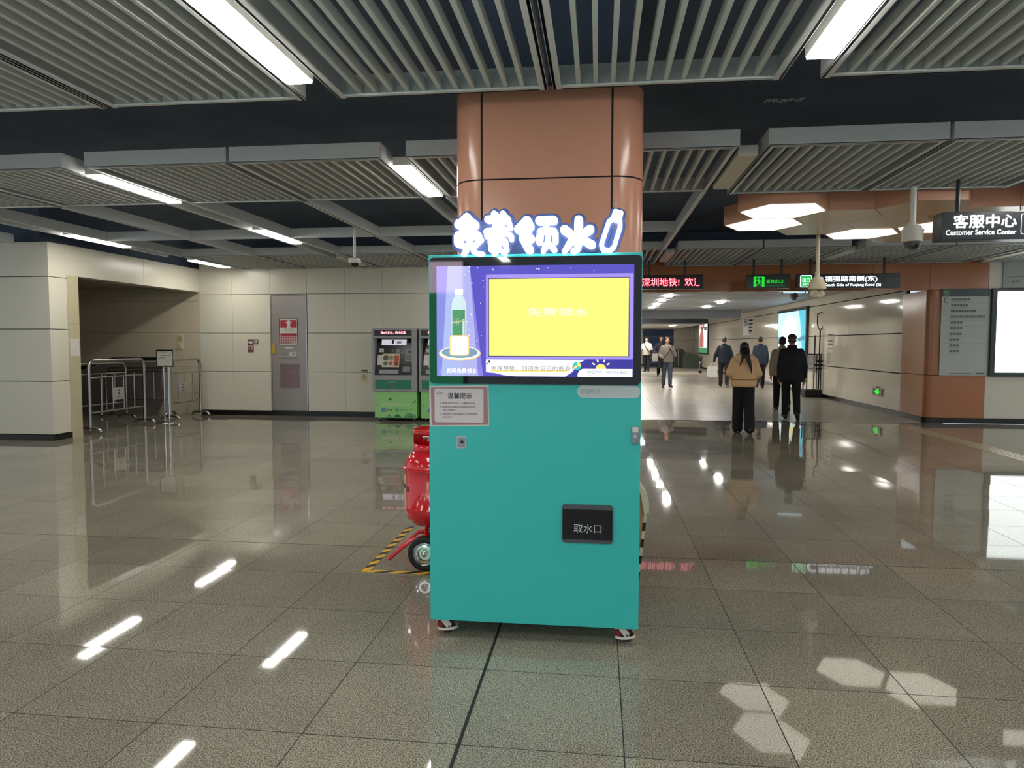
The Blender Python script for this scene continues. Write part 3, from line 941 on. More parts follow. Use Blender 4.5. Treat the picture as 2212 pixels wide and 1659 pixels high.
M_LAB = mat('cream_label_paper', '#e2c58a', rough=0.4)
def lab(a0, a1, z0, z1, M, r=0.2045, n=10):
    k = b.mi(M)
    lo = [b.bm.verts.new((r * math.cos(math.radians(a0 + (a1 - a0) * i / n)), r * math.sin(math.radians(a0 + (a1 - a0) * i / n)), z0)) for i in range(n + 1)]
    hi = [b.bm.verts.new((v.co.x, v.co.y, z1)) for v in lo]
    for i in range(n):
        b.bm.faces.new((lo[i], lo[i + 1], hi[i + 1], hi[i])).material_index = k
lab(150, 214, 0.365, 0.585, M_LAB)
lab(148, 216, 0.585, 0.592, M_WHITE); lab(148, 216, 0.358, 0.365, M_WHITE); lab(214, 216, 0.358, 0.592, M_WHITE)
lab(195, 212, 0.50, 0.53, M_INK, 0.2050); lab(217, 226, 0.487, 0.522, mat('label_dark_red', '#7d1219'), 0.2046); lab(219, 224, 0.493, 0.516, mat('label_brown', '#8a3a2c'), 0.2049)
b.out('label', fx)
b = B()
b.tube([(-0.02, -0.22, 0.115), (-0.03, -0.10, 0.235), (-0.02, 0.0, 0.245), (-0.03, 0.10, 0.235), (-0.02, 0.22, 0.115)], 0.013, MR, 10)
b.tube([(0, -0.29, 0.113), (0, 0.29, 0.113)], 0.012, MR, 10)
for s_ in (-1, 1):
    b.tube([(0.02, s_ * 0.10, 0.20), (-0.14, s_ * 0.115, 0.145), (-0.29, s_ * 0.125, 0.018)], 0.0135, MR, 10)
    b.tube([(-0.14, s_ * 0.115, 0.145), (0.0, s_ * 0.13, 0.135)], 0.011, MR, 8)
b.out('frame', fx)
M_ALU = mat('polished_rim_alloy', '#cfcfcf', rough=0.15, metal=1.0, noise=0)
for s_ in (-1, 1):
    wl = B()
    wl.lathe([(0.078, -0.030), (0.095, -0.034), (0.108, -0.028), (0.113, -0.012), (0.113, 0.012), (0.108, 0.028), (0.095, 0.034), (0.078, 0.030)], M_RUBBER, 40, (0, s_ * 0.27, 0.113), 'Y', False)
    wo = wl.out('wheel', fx, recalc=True)
    r_ = B()
    yy = s_ * 0.27
    r_.lathe([(0.080, 0.026 * s_), (0.074, 0.030 * s_), (0.070, 0.020 * s_), (0.062, 0.012 * s_), (0.058, 0.022 * s_), (0.045, 0.025 * s_), (0.040, 0.012 * s_), (0.026, 0.012 * s_), (0.022, 0.026 * s_), (0.0001, 0.028 * s_)], M_ALU, 40, (0, yy, 0.113), 'Y', False)
    r_.out('rim', wo, recalc=True)
    h_ = B()
    h_.lathe([(0.020, 0.024 * s_), (0.016, 0.036 * s_), (0.008, 0.044 * s_), (0.0001, 0.045 * s_)], M_CHROME, 24, (0, yy, 0.113), 'Y')
    h_.out('hub', wo, recalc=True)
# black and yellow floor tape around it: one L of two runs
M_HY, M_HB = mat('hazard_yellow_tape', '#e8b21e', rough=0.45), mat('hazard_black_tape', '#1a1410', rough=0.5)
tp = thing('hazard_floor_tape', 'black and yellow hazard tape stuck on the floor around the red fire extinguisher', 'floor tape', (-1.52, 4.34, 0))
def tape(name, length, wd, along_y, z=0.0012):
    b = B()
    st = 0.082 if not along_y else 0.07
    n = int(length / st)
    for i in range(n):
        M = M_HY if i % 2 == 0 else M_HB
        u0, u1 = i * st, (i + 1) * st
        sk = 0.09 if not along_y else wd
        P = [(u0, 0), (u1, 0), (u1 + sk, wd), (u0 + sk, wd)]
        if along_y: P = [(v, u) for u, v in P]
        b.rings([[Vector((x, y, zz)) for x, y in P] for zz in (0.0002, z)], M)
    # corner wedge
    P = [(0, 0), (wd, wd), (0, wd)] if not along_y else [(0, 0), (wd, 0), (wd, wd)]
    if along_y: b.rings([[Vector((x, y, zz)) for x, y in ((0, 0), (wd, wd), (wd, 0))] for zz in (0.0002, z)], M_HY)
    return b.out(name, tp, recalc=True)
tape('tape_strip', 1.1, 0.052, False)
tape('tape_strip', 1.15, 0.05, True, 0.0016)

# taped box peeping out behind the right side of the dispenser
cb = thing('equipment_box', 'cream rounded box with a black and yellow taped edge behind the dispenser', 'box', (0.0, 4.24, 0))
b = B()
sh = [(-0.35, 0.0), (0.235, 0.0), (0.262, 0.20), (0.284, 0.475), (0.272, 0.56), (0.20, 0.64), (0.05, 0.66), (-0.35, 0.66)]
b.prism_y(sh, -0.07, 0.07, mat('tan_box_panel', '#b58a68', rough=0.4))
b.out('body', cb, recalc=True)
b = B()
for i in range(9):
    z0, z1 = 0.03 + i * 0.0495, 0.03 + (i + 1) * 0.0495
    def ex(z): return 0.2355 + (0.284 - 0.235) * z / 0.475
    M = M_HB if i % 2 else M_CREAM
    b.rings([[Vector((ex(z) + dx, y, z)) for dx, y in ((-0.012, -0.073), (0.006, -0.073), (0.006, 0.073), (-0.012, 0.073))] for z in (z0, z1)], M)
b.out('hazard_edge', cb, recalc=True)
b = B()
b.prism_y([(0.274, 0.475), (0.302, 0.49), (0.300, 0.56), (0.285, 0.60), (0.255, 0.645), (0.20, 0.68), (0.0, 0.70), (0.0, 0.67), (0.19, 0.655), (0.25, 0.60)], -0.08, 0.08, M_CREAM)
b.out('cap', cb, recalc=True)

# ------------------------------------------------------------------ ticket machines
M_TG = mat('grey_machine_steel', '#9a9a9c', rough=0.4)
M_GL = mat('light_green_panel', '#9ad886', rough=0.35, noise=0.08, nscale=3)
M_GD = mat('deep_green_band', '#1f7a58', rough=0.35)
M_GM = mat('mid_green_facet', '#5fa86a', rough=0.35)
G_LED = glow('red_led_text', '#ffd0d4', 1.8)
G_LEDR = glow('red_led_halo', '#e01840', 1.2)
G_TVML = glow('white_backlit_strip', '#e8e2f4', 0.75)
M_FACE = mat('dark_recess_panel', '#14141c', rough=0.25)
G_TS = lambda n, c, e=0.35: glow('ticket_screen_' + n, c, e)
tvm = thing('ticket_machine', 'grey and green ticket machine against the far wall, fully visible left of the dispenser', 'ticket machine', (-3.845, 13.0, 0), 0, 'self service ticket machines')
b = B()
H2 = 0.437
b.span((-H2, 0, 0.565), (H2, 0.72, 0.88), M_TG, bev=0.006)
b.span((-H2, 0, 1.575), (H2, 0.72, 1.765), M_TG, bev=0.006)
b.span((-H2, 0.001, 0.87), (-H2 + 0.045, 0.719, 1.585), M_TG)
b.span((H2 - 0.10, 0.001, 0.87), (H2, 0.719, 1.585), M_TG)
b.span((-H2 + 0.04, 0.22, 0.87), (H2 - 0.09, 0.70, 1.585), M_TG)
b.out('upper_housing', tvm)
b = B()
b.span((-0.405, 0.03, 0.06), (0.42, 0.70, 0.564), M_GL, bev=0.004)
b.layer = 1
y = 0.030
for P, M in (([(-0.18, 0.07), (-0.11, 0.115), (-0.04, 0.07)], M_GM), ([(-0.06, 0.07), (0.05, 0.14), (0.10, 0.10), (0.14, 0.07)], M_GD), ([(0.14, 0.07), (0.25, 0.16), (0.40, 0.13), (0.40, 0.07)], M_GM), ([(0.2, 0.07), (0.30, 0.11), (0.40, 0.07)], M_GD),
             ([(0.34, 0.335), (0.40, 0.42), (0.40, 0.37)], M_GD), ([(-0.37, 0.27), (-0.345, 0.30), (-0.365, 0.33)], mat('orange_red_facet', '#c9603c')), ([(0.29, 0.225), (0.33, 0.26), (0.325, 0.20)], M_GM), ([(-0.15, 0.11), (-0.12, 0.13), (-0.12, 0.09)], M_INK),
             ([(-0.13, 0.42), (-0.095, 0.45), (-0.10, 0.425), (-0.095, 0.385)], M_INK), ([(-0.085, 0.42), (-0.065, 0.445), (-0.07, 0.42), (-0.065, 0.40)], M_INK)):
    b.poly(P, M, y)
b.text('深圳通自助售卡充值机', 0.008, 0.290, mat('white_print', '#e6ecd8'), h=0.060, w=0.565, align='C', y=y)
b.rrect(-0.265, 0.175, -0.190, 0.245, 0.008, mat('blue_pay_mark', '#2c66b8'), y)
b.text('支', -0.2275, 0.186, M_WHITE, h=0.05, align='C', y=y)
b.text('支付宝', -0.175, 0.195, mat('deep_green_ink', '#2f6b4c'), h=0.036, w=0.115, bold=0.02, y=y)
b.ell(0.035, 0.21, 0.038, 0.034, mat('green_pay_mark', '#58b06a'), y)
b.poly([(0.012, 0.212), (0.028, 0.195), (0.062, 0.23), (0.028, 0.205)], M_WHITE, y)
b.text('微信支付', 0.085, 0.193, M_GM, h=0.034, w=0.155, y=y)
b.out('lower_panel', tvm)
b = B()
b.span((-H2 + 0.045, -0.004, 1.625), (H2 - 0.10, 0.01, 1.735), mat('led_window', '#1c0a10', rough=0.2), bev=0.003)
b.layer = 2
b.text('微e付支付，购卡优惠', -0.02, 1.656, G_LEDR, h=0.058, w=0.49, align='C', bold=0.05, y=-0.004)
b.text('微e付支付，购卡优惠', -0.02, 1.660, G_LED, h=0.050, w=0.48, align='C', bold=0.012, y=-0.004)
b.out('message_display', tvm)
# sloped control panel inside the recess
b = B()
k = 0.0
ang = math.atan2(0.20, 0.70)
b.rings([[Vector((x, y_, z)) for y_, z in ((0.005, 0.885), (0.005, 0.89), (0.205, 1.575), (0.22, 1.575), (0.22, 0.885))] for x in (-0.392, 0.337)], M_FACE)
co = b.out('control_panel', tvm, recalc=True)
b = B()
def slp(z): return 0.003 + (z - 0.885) / 0.69 * 0.20
def spoly(pts, M, d=0.004):
    kk = b.mi(M); b.layer += 1
    vs = [b.bm.verts.new((u, slp(v) - d - b.layer * 0.0003, v)) for u, v in pts]
    f = b.bm.faces.new(vs); f.material_index = kk
def srect(u0, v0, u1, v1, M, r=0.0): spoly(rr_pts(u0, v0, u1, v1, r, 3) if r else [(u0, v0), (u1, v0), (u1, v1), (u0, v1)], M)
srect(-0.30, 1.45, 0.19, 1.56, G_TVML)
srect(-0.10, 1.47, -0.06, 1.55, M_INK, 0.008); srect(0.0, 1.475, 0.09, 1.525, M_WHITE)
srect(-0.335, 1.315, -0.245, 1.385, M_WHITE, 0.008); srect(-0.36, 1.07, -0.265, 1.265, M_WHITE, 0.006)
srect(-0.09, 1.32, -0.04, 1.365, M_GREYINK, 0.02); srect(0.0, 1.31, 0.085, 1.37, M_TG, 0.012)
for i in range(3):
    for j in range(2):
        srect(0.10 + i * 0.022, 1.305 + j * 0.03, 0.114 + i * 0.022, 1.32 + j * 0.03, M_TG, 0.003)
srect(0.185, 1.14, 0.325, 1.37, M_TG, 0.012); srect(0.23, 1.30, 0.30, 1.335, M_BLACK); srect(0.20, 1.16, 0.30, 1.265, mat('tray_grey', '#7e7e80'), 0.008)
srect(0.13, 1.09, 0.33, 1.105, M_GREYINK); srect(0.15, 0.945, 0.30, 1.045, mat('slot_cover', '#56565c', rough=0.3), 0.02)
srect(-0.305, 0.91, 0.075, 0.985, M_TG, 0.012); srect(-0.03, 0.955, -0.01, 0.965, M_BLACK)
b.out('controls', tvm)
b = B()
srect(-0.265, 1.03, 0.075, 1.285, G_TS('cream', '#c9c2a0', 0.4))
srect(-0.245, 1.155, -0.145, 1.255, G_TS('olive', '#5f5a48', 0.35), 0.03); srect(-0.13, 1.165, -0.05, 1.245, G_TS('green', '#8a8a50', 0.35), 0.03)
srect(-0.235, 1.065, -0.15, 1.135, G_TS('teal', '#4f6a58', 0.35), 0.03); srect(-0.13, 1.065, -0.055, 1.14, G_TS('red', '#b04a38', 0.4), 0.03)
srect(-0.035, 1.055, 0.065, 1.25, G_TS('orange', '#b84a3a', 0.4)); srect(0.0, 1.07, 0.035, 1.115, M_INK)
b.out('touch_screen', tvm)
b = B()
b.layer = 1
b.span((-H2 + 0.055, -0.003, 0.612), (H2 - 0.115, 0.01, 0.788), M_GD, bev=0.002)
b.rrect(-0.115, 0.645, 0.02, 0.73, 0.03, mat('green_grey_hatch', '#4c6a60', rough=0.3), -0.003)
b.text('新购卡取卡口', -0.047, 0.735, mat('pale_green_print', '#8fb8a4'), h=0.026, w=0.17, align='C', y=-0.003)
for dx in (-0.06, -0.02):
    b.rect(dx, 0.648, dx + 0.02, 0.663, M_WHITE, -0.003)
b.out('collection_slot', tvm)
for x in (-0.33, 0.35):
    for yy in (0.10, 0.62):
        B().lathe([(0.012, 0.03), (0.012, 0.062)], M_STEEL, 12, (x, yy, 0)).lathe([(0.022, 0.0), (0.024, 0.008), (0.018, 0.03), (0.0001, 0.03)], M_RUBBER, 14, (x, yy, 0)).out('foot', tvm)
t2 = copy_tree(tvm)
t2.location.x = -2.935
t2['label'] = 'grey and green ticket machine partly hidden behind the teal dispenser'

# ------------------------------------------------------------------ far wall door and small notices
d = thing('door_1', None, None, (-6.27, 13.73, 0))
struct(d)
M_DOOR = mat('brushed_steel_door', '#a39c98', rough=0.3, metal=0.45, noise=0.06, nscale=2.0, rvar=0.06)
b = B()
for u0, u1 in ((-0.392, -0.372), (0.365, 0.388)):
    b.span((u0, -0.012, 0.10), (u1, 0.05, 2.475), M_STEEL, bev=0.003)
b.span((-0.372, -0.0115, 2.45), (0.365, 0.05, 2.4745), M_STEEL, bev=0.003)
b.out('door_frame', d)
b = B()
b.span((-0.369, 0.0, 0.105), (0.362, 0.04, 2.447), M_DOOR, bev=0.003)
b.out('door_leaf', d)
b = B(); b.step = 0.0006
y = -0.002
M_RED = mat('red_print', '#b3283c', rough=0.4); M_PNK = mat('pink_print', '#c99fa0', rough=0.45)
b.rrect(-0.205, 1.435, 0.20, 1.985, 0.02, M_INK, y)
b.rrect(-0.190, 1.445, 0.182, 1.972, 0.012, M_PAPER, y)
b.rect(-0.178, 1.800, 0.172, 1.955, M_RED, y)
hyd = [(-0.045, 0.0), (0.045, 0.0), (0.035, 0.025), (0.035, 0.09), (0.062, 0.09), (0.062, 0.115), (0.035, 0.115), (0.03, 0.14), (0.0, 0.158), (-0.03, 0.14), (-0.035, 0.115), (-0.062, 0.115), (-0.062, 0.09), (-0.035, 0.09), (-0.035, 0.025)]
b.poly([(x, 1.800 + z) for x, z in hyd], M_PAPER, y)
b.text('消火栓', 0, 1.755, M_GREYINK, h=0.025, w=0.20, align='C', y=y)
b.text('Fire Hydrant', 0, 1.728, M_GREYINK, h=0.014, w=0.20, align='C', y=y)
b.rect(-0.178, 1.635, 0.172, 1.685, M_RED, y)
b.rect(-0.178, 1.462, 0.172, 1.630, M_PNK, y)
for r_ in range(3):
    for c_ in range(6):
        if r_ == 2 and c_ > 3: continue
        b.rect(-0.125 + c_ * 0.05, 1.585 - r_ * 0.052, -0.095 + c_ * 0.05, 1.610 - r_ * 0.052, M_GREYINK if r_ == 2 else M_RED, y); b.layer -= 1
    b.rect(-0.172, 1.575 - r_ * 0.05, -0.145, 1.615 - r_ * 0.05, M_RED, y); b.layer -= 1
b.layer += 1
b.out('sign_plate', d)
b = B(); b.step = 0.0006
b.rect(-0.09, 1.375, 0.075, 1.400, M_PAPER, y)
b.text('火警电话', -0.155, 1.250, M_GREYINK, h=0.035, w=0.14, y=y)
b.rect(0.005, 1.225, 0.145, 1.300, mat('ivory_label', '#d8d2bc'), y)
b.text('119', 0.075, 1.240, M_INK, h=0.045, align='C', y=y)
b.rect(-0.175, 1.175, 0.195, 1.185, M_GREYINK, y)
b.out('number_label', d)
b = B(); b.step = 0.0006
M_FAINT = mat('faded_rose_print', '#8e6f74', rough=0.35, metal=0.4)
b.rect(-0.20, 0.565, 0.22, 1.068, mat('rose_tinted_film', '#8f7a7a', rough=0.3, metal=0.7), y)
b.text('灭火器', 0.065, 0.955, M_GREYINK, h=0.07, w=0.20, align='C', bold=0.01, y=y)
for u in (-0.135, -0.085):
    b.rrect(u - 0.012, 0.925, u + 0.012, 1.0, 0.008, M_GREYINK, y); b.rect(u - 0.008, 1.0, u + 0.014, 1.02, M_GREYINK, y)
for z, wd in ((0.86, 0.11), (0.82, 0.36), (0.795, 0.34), (0.77, 0.25), (0.71, 0.15), (0.67, 0.3), (0.62, 0.16)):
    b.rect(-0.18, z, -0.18 + wd, z + 0.010, M_FAINT, y); b.layer -= 1
b.out('instruction_print', d)
b = B()
b.span((-0.365, -0.01, 1.27), (-0.30, 0.0, 1.45), mat('yellow_tag', '#c9a03c', rough=0.5), bev=0.002)
b.out('tag', d)
b = B(); b.rect(-0.33, 2.11, -0.30, 2.125, M_WHITE, -0.001); b.out('white_sticker', d)

def plate(name, label, cat, x0, z0, x1, z1, yw, draw, base=M_PAPER, th=0.012, group=None, rz=0.0, loc=None):
    """a thin sign or notice on a wall facing -Y; draw(b, w, h, y) adds what is printed on it"""
    b = B(); b.step = 0.0006
    w_, h_ = x1 - x0, z1 - z0
    b.span((0, -th, 0), (w_, 0, h_), base, bev=0.001)
    b.layer = 1
    draw(b, w_, h_, -th)
    o = b.out(name, None, loc or (x0, yw, z0), rz)
    return tag(o, label, cat, group)
def d_call(b, w_, h_, y):
    b.rect(0.02, h_ - 0.085, w_ - 0.02, h_ - 0.04, M_PAPER, y)
    b.rect(0.02, 0.05, w_ - 0.02, h_ - 0.12, M_PNK, y)
    b.poly([(w_ / 2 - 0.02, h_ - 0.2), (w_ / 2 + 0.02, h_ - 0.2), (w_ / 2, h_ - 0.13)], M_INK, y)
plate('fire_alarm_notice', 'brown and pink fire alarm notice on the far wall left of the steel door', 'notice', -7.155, 1.30, -7.03, 1.565, 13.73, d_call, mat('red_brown_plate', '#6d4640'))
def d_sw(b, w_, h_, y):
    b.rect(0.012, 0.012, w_ - 0.012, h_ - 0.012, M_PAPER, y)
    b.rect(w_ / 2 - 0.004, 0.025, w_ / 2 + 0.004, h_ - 0.025, M_INK, y)
plate('wall_switch', 'small square dark framed switch right of the pink fire alarm notice', 'switch', -7.015, 1.475, -6.932, 1.563, 13.73, d_sw, mat('brown_frame', '#5a463c'), 0.02)
M_YEL = mat('warning_yellow', '#d8b83c', rough=0.45)
def d_warn(b, w_, h_, y):
    b.poly([(w_ * 0.14, h_ * 0.48), (w_ * 0.86, h_ * 0.48), (w_ * 0.5, h_ * 0.92)], M_INK, y)
    b.poly([(w_ * 0.26, h_ * 0.53), (w_ * 0.74, h_ * 0.53), (w_ * 0.5, h_ * 0.83)], mat('pale_yellow', '#e0d090'), y)
    b.poly([(w_ * 0.52, h_ * 0.76), (w_ * 0.44, h_ * 0.64), (w_ * 0.5, h_ * 0.64), (w_ * 0.47, h_ * 0.55), (w_ * 0.56, h_ * 0.67), (w_ * 0.50, h_ * 0.67)], M_INK, y)
    b.rect(w_ * 0.14, h_ * 0.22, w_ * 0.86, h_ * 0.42, M_YEL, y)
    b.text('当心触电', w_ / 2, h_ * 0.26, M_INK, h=h_ * 0.11, w=w_ * 0.6, align='C', y=y)
plate('warning_sign', 'pale electric shock warning sign left of the visible ticket machine', 'warning sign', -4.765, 0.70, -4.622, 0.885, 13.73, d_warn, mat('ivory_plate', '#d6cfb0'))
def d_small(b, w_, h_, y):
    b.rect(0.01, 0.01, w_ - 0.01, h_ - 0.01, mat('dark_tape_print', '#5c5346'), y)
plate('wall_label', 'narrow dark label strip above the warning sign left of the ticket machine', 'label', -4.75, 0.915, -4.615, 0.955, 13.73, d_small, mat('tan_tape', '#a08c60'), 0.004)
plate('warning_sign', 'yellow electric shock warning sign on the beige alcove wall', 'warning sign', -8.705, 1.475, -8.588, 1.665, 13.74, d_warn, mat('ivory_plate', '#d6cfb0'))
def d_tri(b, w_, h_, y):
    b.poly([(w_ * 0.18, h_ * 0.25), (w_ * 0.6, h_ * 0.25), (w_ * 0.39, h_ * 0.8)], M_INK, y)
    b.poly([(w_ * 0.28, h_ * 0.32), (w_ * 0.5, h_ * 0.32), (w_ * 0.39, h_ * 0.62)], mat('ivory_plate', '#d6cfb0'), y)
plate('wall_box', 'small pale box with a triangle mark under the alcove warning sign', 'box', -8.71, 1.37, -8.588, 1.462, 13.74, d_tri, mat('ivory_plate', '#d6cfb0'), 0.03)
def d_paper(b, w_, h_, y):
    b.rect(0.06, h_ - 0.05, w_ - 0.06, h_ - 0.045, M_GREYINK, y)
plate('paper_sheet', 'white paper sheet stuck on the cream wall strip by the alcove', 'paper', 0, 0, 0.19, 0.27, 0, d_paper, mat('bright_paper', '#d9d6cc'), 0.002, loc=(-8.184, 10.085, 1.28), rz=PI / 2)

# ------------------------------------------------------------------ barriers, sign stand and escalator in the alcove
M_TUBE = mat('satin_steel_tube', '#a9a7a4', rough=0.28, metal=1.0, noise=0.05, nscale=15)
def barrier(label, p0, p1, h=1.19, rad=0.029, bars=(0.2, 0.40, 0.60, 0.80), plate_at=0.5, group='steel crowd barriers around the alcove'):
    p0, p1 = Vector(p0), Vector(p1)
    L_ = (p1 - p0).length
    t = thing('crowd_barrier', label, 'barrier', p0, math.atan2(p1.y - p0.y, p1.x - p0.x), group)
    r = 0.12
    pts = [(0, 0, 0.05)] + arc((r, 0, h - r), r, 180, 90, 6) + arc((L_ - r, 0, h - r), r, 90, 0, 6) + [(L_, 0, 0.05)]
    B().tube(pts, rad, M_TUBE, 14).out('hoop', t)
    for z in (0.91, 0.335):
        B().cyl((0, 0, z), (L_, 0, z), 0.015, M_TUBE, 10).out('rail', t)
    b = B()
    for f in bars:
        b.cyl((f * L_, 0, 0.335), (f * L_, 0, 0.91), 0.013, M_TUBE, 8)
    b.out('bars', t)
    if plate_at is not None:
        b = B()
        b.box((plate_at * L_, -0.004, 0.615), (0.30 if L_ > 1.35 else 0.24, 0.012, 0.21), mat('pale_barrier_plate', '#aeaaa2', rough=0.4, metal=0.3), 0.003)
        b.layer = 2; u = plate_at * L_
        b.poly([(u - 0.03, 0.68), (u + 0.03, 0.68), (u, 0.65)], M_INK, -0.010)
        b.poly([(u - 0.03, 0.60), (u, 0.64), (u + 0.03, 0.60)], M_INK, -0.010)
        b.rect(u - 0.05, 0.555, u + 0.05, 0.567, M_INK, -0.010)
        b.out('plate', t)
    for x in (0, L_):
        b = B()
        b.tube([(x, -0.19, 0.026), (x, -0.175, 0.055), (x, -0.12, 0.085), (x, 0, 0.09), (x, 0.12, 0.085), (x, 0.175, 0.055), (x, 0.19, 0.026)], 0.027, M_TUBE, 12)
        b.out('foot', t)
    return t
barrier('steel crowd barrier closing the alcove, beside the white corner block', (-8.235, 10.53, 0), (-8.235, 11.93, 0))
barrier('steel crowd barrier in front of the far wall, right of the sign stand', (-8.10, 12.50, 0), (-8.06, 13.46, 0), 1.165, 0.026, (0.28, 0.5, 0.75), 0.40)
barrier('low steel crowd barrier inside the alcove, parallel to the end wall', (-9.95, 13.20, 0), (-8.62, 13.30, 0), 0.98, 0.02, (0.15, 0.3, 0.45, 0.6, 0.75, 0.9), None)
barrier('steel crowd barrier stored deep inside the dark alcove', (-9.35, 11.30, 0), (-9.15, 12.70, 0), 1.10, 0.02, (0.2, 0.4, 0.6, 0.8), None)
t = thing('sign_stand', 'chrome sign stand with a framed notice on a round foot between two barriers', 'sign stand', (-7.99, 12.22, 0))
b = B(); b.lathe([(0.0001, 0.0), (0.20, 0.0), (0.20, 0.012), (0.18, 0.022), (0.05, 0.03), (0.0001, 0.032)], M_CHROME, 40); b.out('base', t, recalc=True)
for x in (-0.045, 0.045):
    B().cyl((x, 0, 0.025), (x, 0, 1.07), 0.014, M_CHROME, 14).out('post', t)
b = B(); b.span((-0.175, -0.022, 1.04), (0.175, 0.01, 1.36), M_STEEL, 0.006); b.out('frame', t, rz=0)
b = B(); b.step = 0.0006; b.rect(-0.15, 1.065, 0.15, 1.335, M_PAPER, -0.023)
b.rect(-0.13, 1.295, 0.13, 1.303, M_GREYINK, -0.023); b.rect(-0.13, 1.315, 0.05, 1.322, M_GREYINK, -0.023)
for z, a, c in ((1.25, -0.08, 0.12), (1.205, -0.11, 0.0), (1.165, -0.14, 0.14), (1.125, -0.13, -0.02)):
    b.rect(a, z, c, z + (0.010 if z > 1.2 else 0.004), M_GREYINK, -0.023)
b.out('notice', t)
t = thing('escalator', 'dark escalator balustrade with black handrail inside the shadowed alcove', 'escalator', (-9.6, 13.45, 0))
b = B()
b.tube([(-1.1, 0, 0.95), (-0.55, 0, 1.12), (-0.35, 0, 1.15), (0.65, 0, 1.16), (0.74, 0, 1.12), (0.76, 0, 1.05), (0.70, 0, 0.99)], 0.038, M_RUBBER, 12)
b.out('handrail', t)
B().prism_y([(-1.1, 0), (0.6, 0), (0.72, 0.3), (0.72, 0.95), (0.6, 1.10), (-0.4, 1.10), (-1.1, 0.90)], -0.02, 0.02, mat('dim_balustrade', '#6e6862', rough=0.25)).out('balustrade', t, recalc=True)
b = B()
b.span((-2.1, -2.4, 0.0), (-0.85, -0.3, 0.62), mat('black_escalator_truss', '#131211', rough=0.5), 0.02)
b.out('truss', t)
b = B(); b.tube([(-1.6, -2.35, 1.02), (-1.0, -2.35, 1.05), (-0.80, -2.35, 1.0), (-0.76, -2.35, 0.9), (-0.80, -2.35, 0.8)], 0.04, M_RUBBER, 12); b.out('handrail', t)
B().prism_y([(-1.6, 0.4), (-0.85, 0.4), (-0.82, 0.9), (-0.9, 1.0), (-1.6, 0.98)], -2.37, -2.33, MATS['dim_balustrade']).out('balustrade', t, recalc=True)

# ------------------------------------------------------------------ ceiling cameras
t = thing('dome_camera', 'small white dome camera on a ceiling pole left of the dispenser', 'security camera', (-3.205, 9.05, 2.49))
B().cyl((0, 0, 0.10), (0, 0, 0.49), 0.017, M_WHITE, 14).out('pole', t)
B().lathe([(0.0001, 0.115), (0.06, 0.115), (0.078, 0.105), (0.080, 0.06), (0.072, 0.045), (0.0001, 0.045)], M_WHITE, 28).out('housing', t, recalc=True)
B().lathe([(0.0001, -0.005), (0.03, 0.002), (0.05, 0.022), (0.055, 0.046)], mat('smoked_dome', '#1a1a1c', rough=0.05, noise=0), 28).out('dome', t)
t = thing('dome_camera', 'grey white dome camera on a ceiling pole left of the customer service sign', 'security camera', (2.925, 7.12, 2.355))
B().cyl((0, 0, 0.235), (0, 0, 0.60), 0.027, M_WHITE, 16).cyl((0, 0, 0.225), (0, 0, 0.262), 0.036, M_WHITE, 16).out('pole', t)
B().lathe([(0.0001, 0.232), (0.07, 0.232), (0.078, 0.225), (0.078, 0.205), (0.092, 0.203), (0.098, 0.195), (0.098, 0.185), (0.094, 0.18), (0.090, 0.095), (0.084, 0.088), (0.0001, 0.088)], M_WHITE, 36).out('housing', t, recalc=True)
B().lathe([(0.0001, 0.0), (0.03, 0.005), (0.06, 0.024), (0.076, 0.055), (0.079, 0.09)], mat('clear_dome', '#d8dcdc', rough=0.02, trans=1.0, noise=0), 36).out('dome', t)
B().lathe([(0.0001, 0.03), (0.045, 0.045), (0.06, 0.09)], mat('camera_innards', '#6e6c68', rough=0.3), 24).ball((0.01, -0.03, 0.05), 0.022, M_BLACK).out('lens_unit', t)
t = thing('twin_lens_camera', 'cream egg shaped twin lens camera on a long pole before the exit sign', 'security camera', (2.86, 9.8, 2.08))
B().cyl((0, 0, 0.27), (0, 0, 1.57), 0.024, M_CREAM, 16).lathe([(0.024, 0.36), (0.030, 0.34), (0.034, 0.26)], M_CREAM, 20).out('pole', t)
B().lathe([(0.0001, 0.295), (0.045, 0.285), (0.080, 0.25), (0.104, 0.19), (0.113, 0.14), (0.114, 0.125), (0.105, 0.118), (0.0001, 0.118)], M_CREAM, 36).out('housing', t, recalc=True)
B().ball((-0.040, -0.02, 0.062), 0.058, M_CREAM, 24, 16).lathe([(0.026, -0.060), (0.026, -0.052), (0.0001, -0.056)], mat('lens_ring', '#b0a88f', rough=0.2), 20, (-0.040, -0.02, 0.062), 'Y').out('lens_ball', t)
B().ball((0.048, 0.01, 0.062), 0.052, M_CREAM, 24, 16).out('lens_ball', t)
B().lathe([(0.0001, 0.0), (0.04, 0.004), (0.055, 0.02), (0.05, 0.05)], M_CREAM, 24).out('lower_cap', t)
t = thing('bullet_camera', 'dark bullet camera on a curved white bracket under the green exit sign', 'security camera', (3.65, 13.9, 2.40))
B().tube([(0.22, 0.2, 0.13), (0.215, 0.05, 0.09), (0.19, 0.02, 0.0), (0.12, 0.0, -0.03), (0.06, 0.0, -0.03), (0.0, 0.0, -0.08)], 0.012, M_WHITE, 10).out('bracket', t)
B().cyl((0, -0.06, -0.015), (0, 0.12, -0.015), 0.055, mat('camera_dark_grey', '#4a443f', rough=0.4), 20).box((0, 0.03, -0.06), (0.07, 0.10, 0.07), MATS['camera_dark_grey'], 0.01).out('body', t)
B().lathe([(0.035, -0.062), (0.03, -0.056), (0.0001, -0.056)], M_BLACK, 20, (0, 0, -0.015), 'Y').out('lens', t)
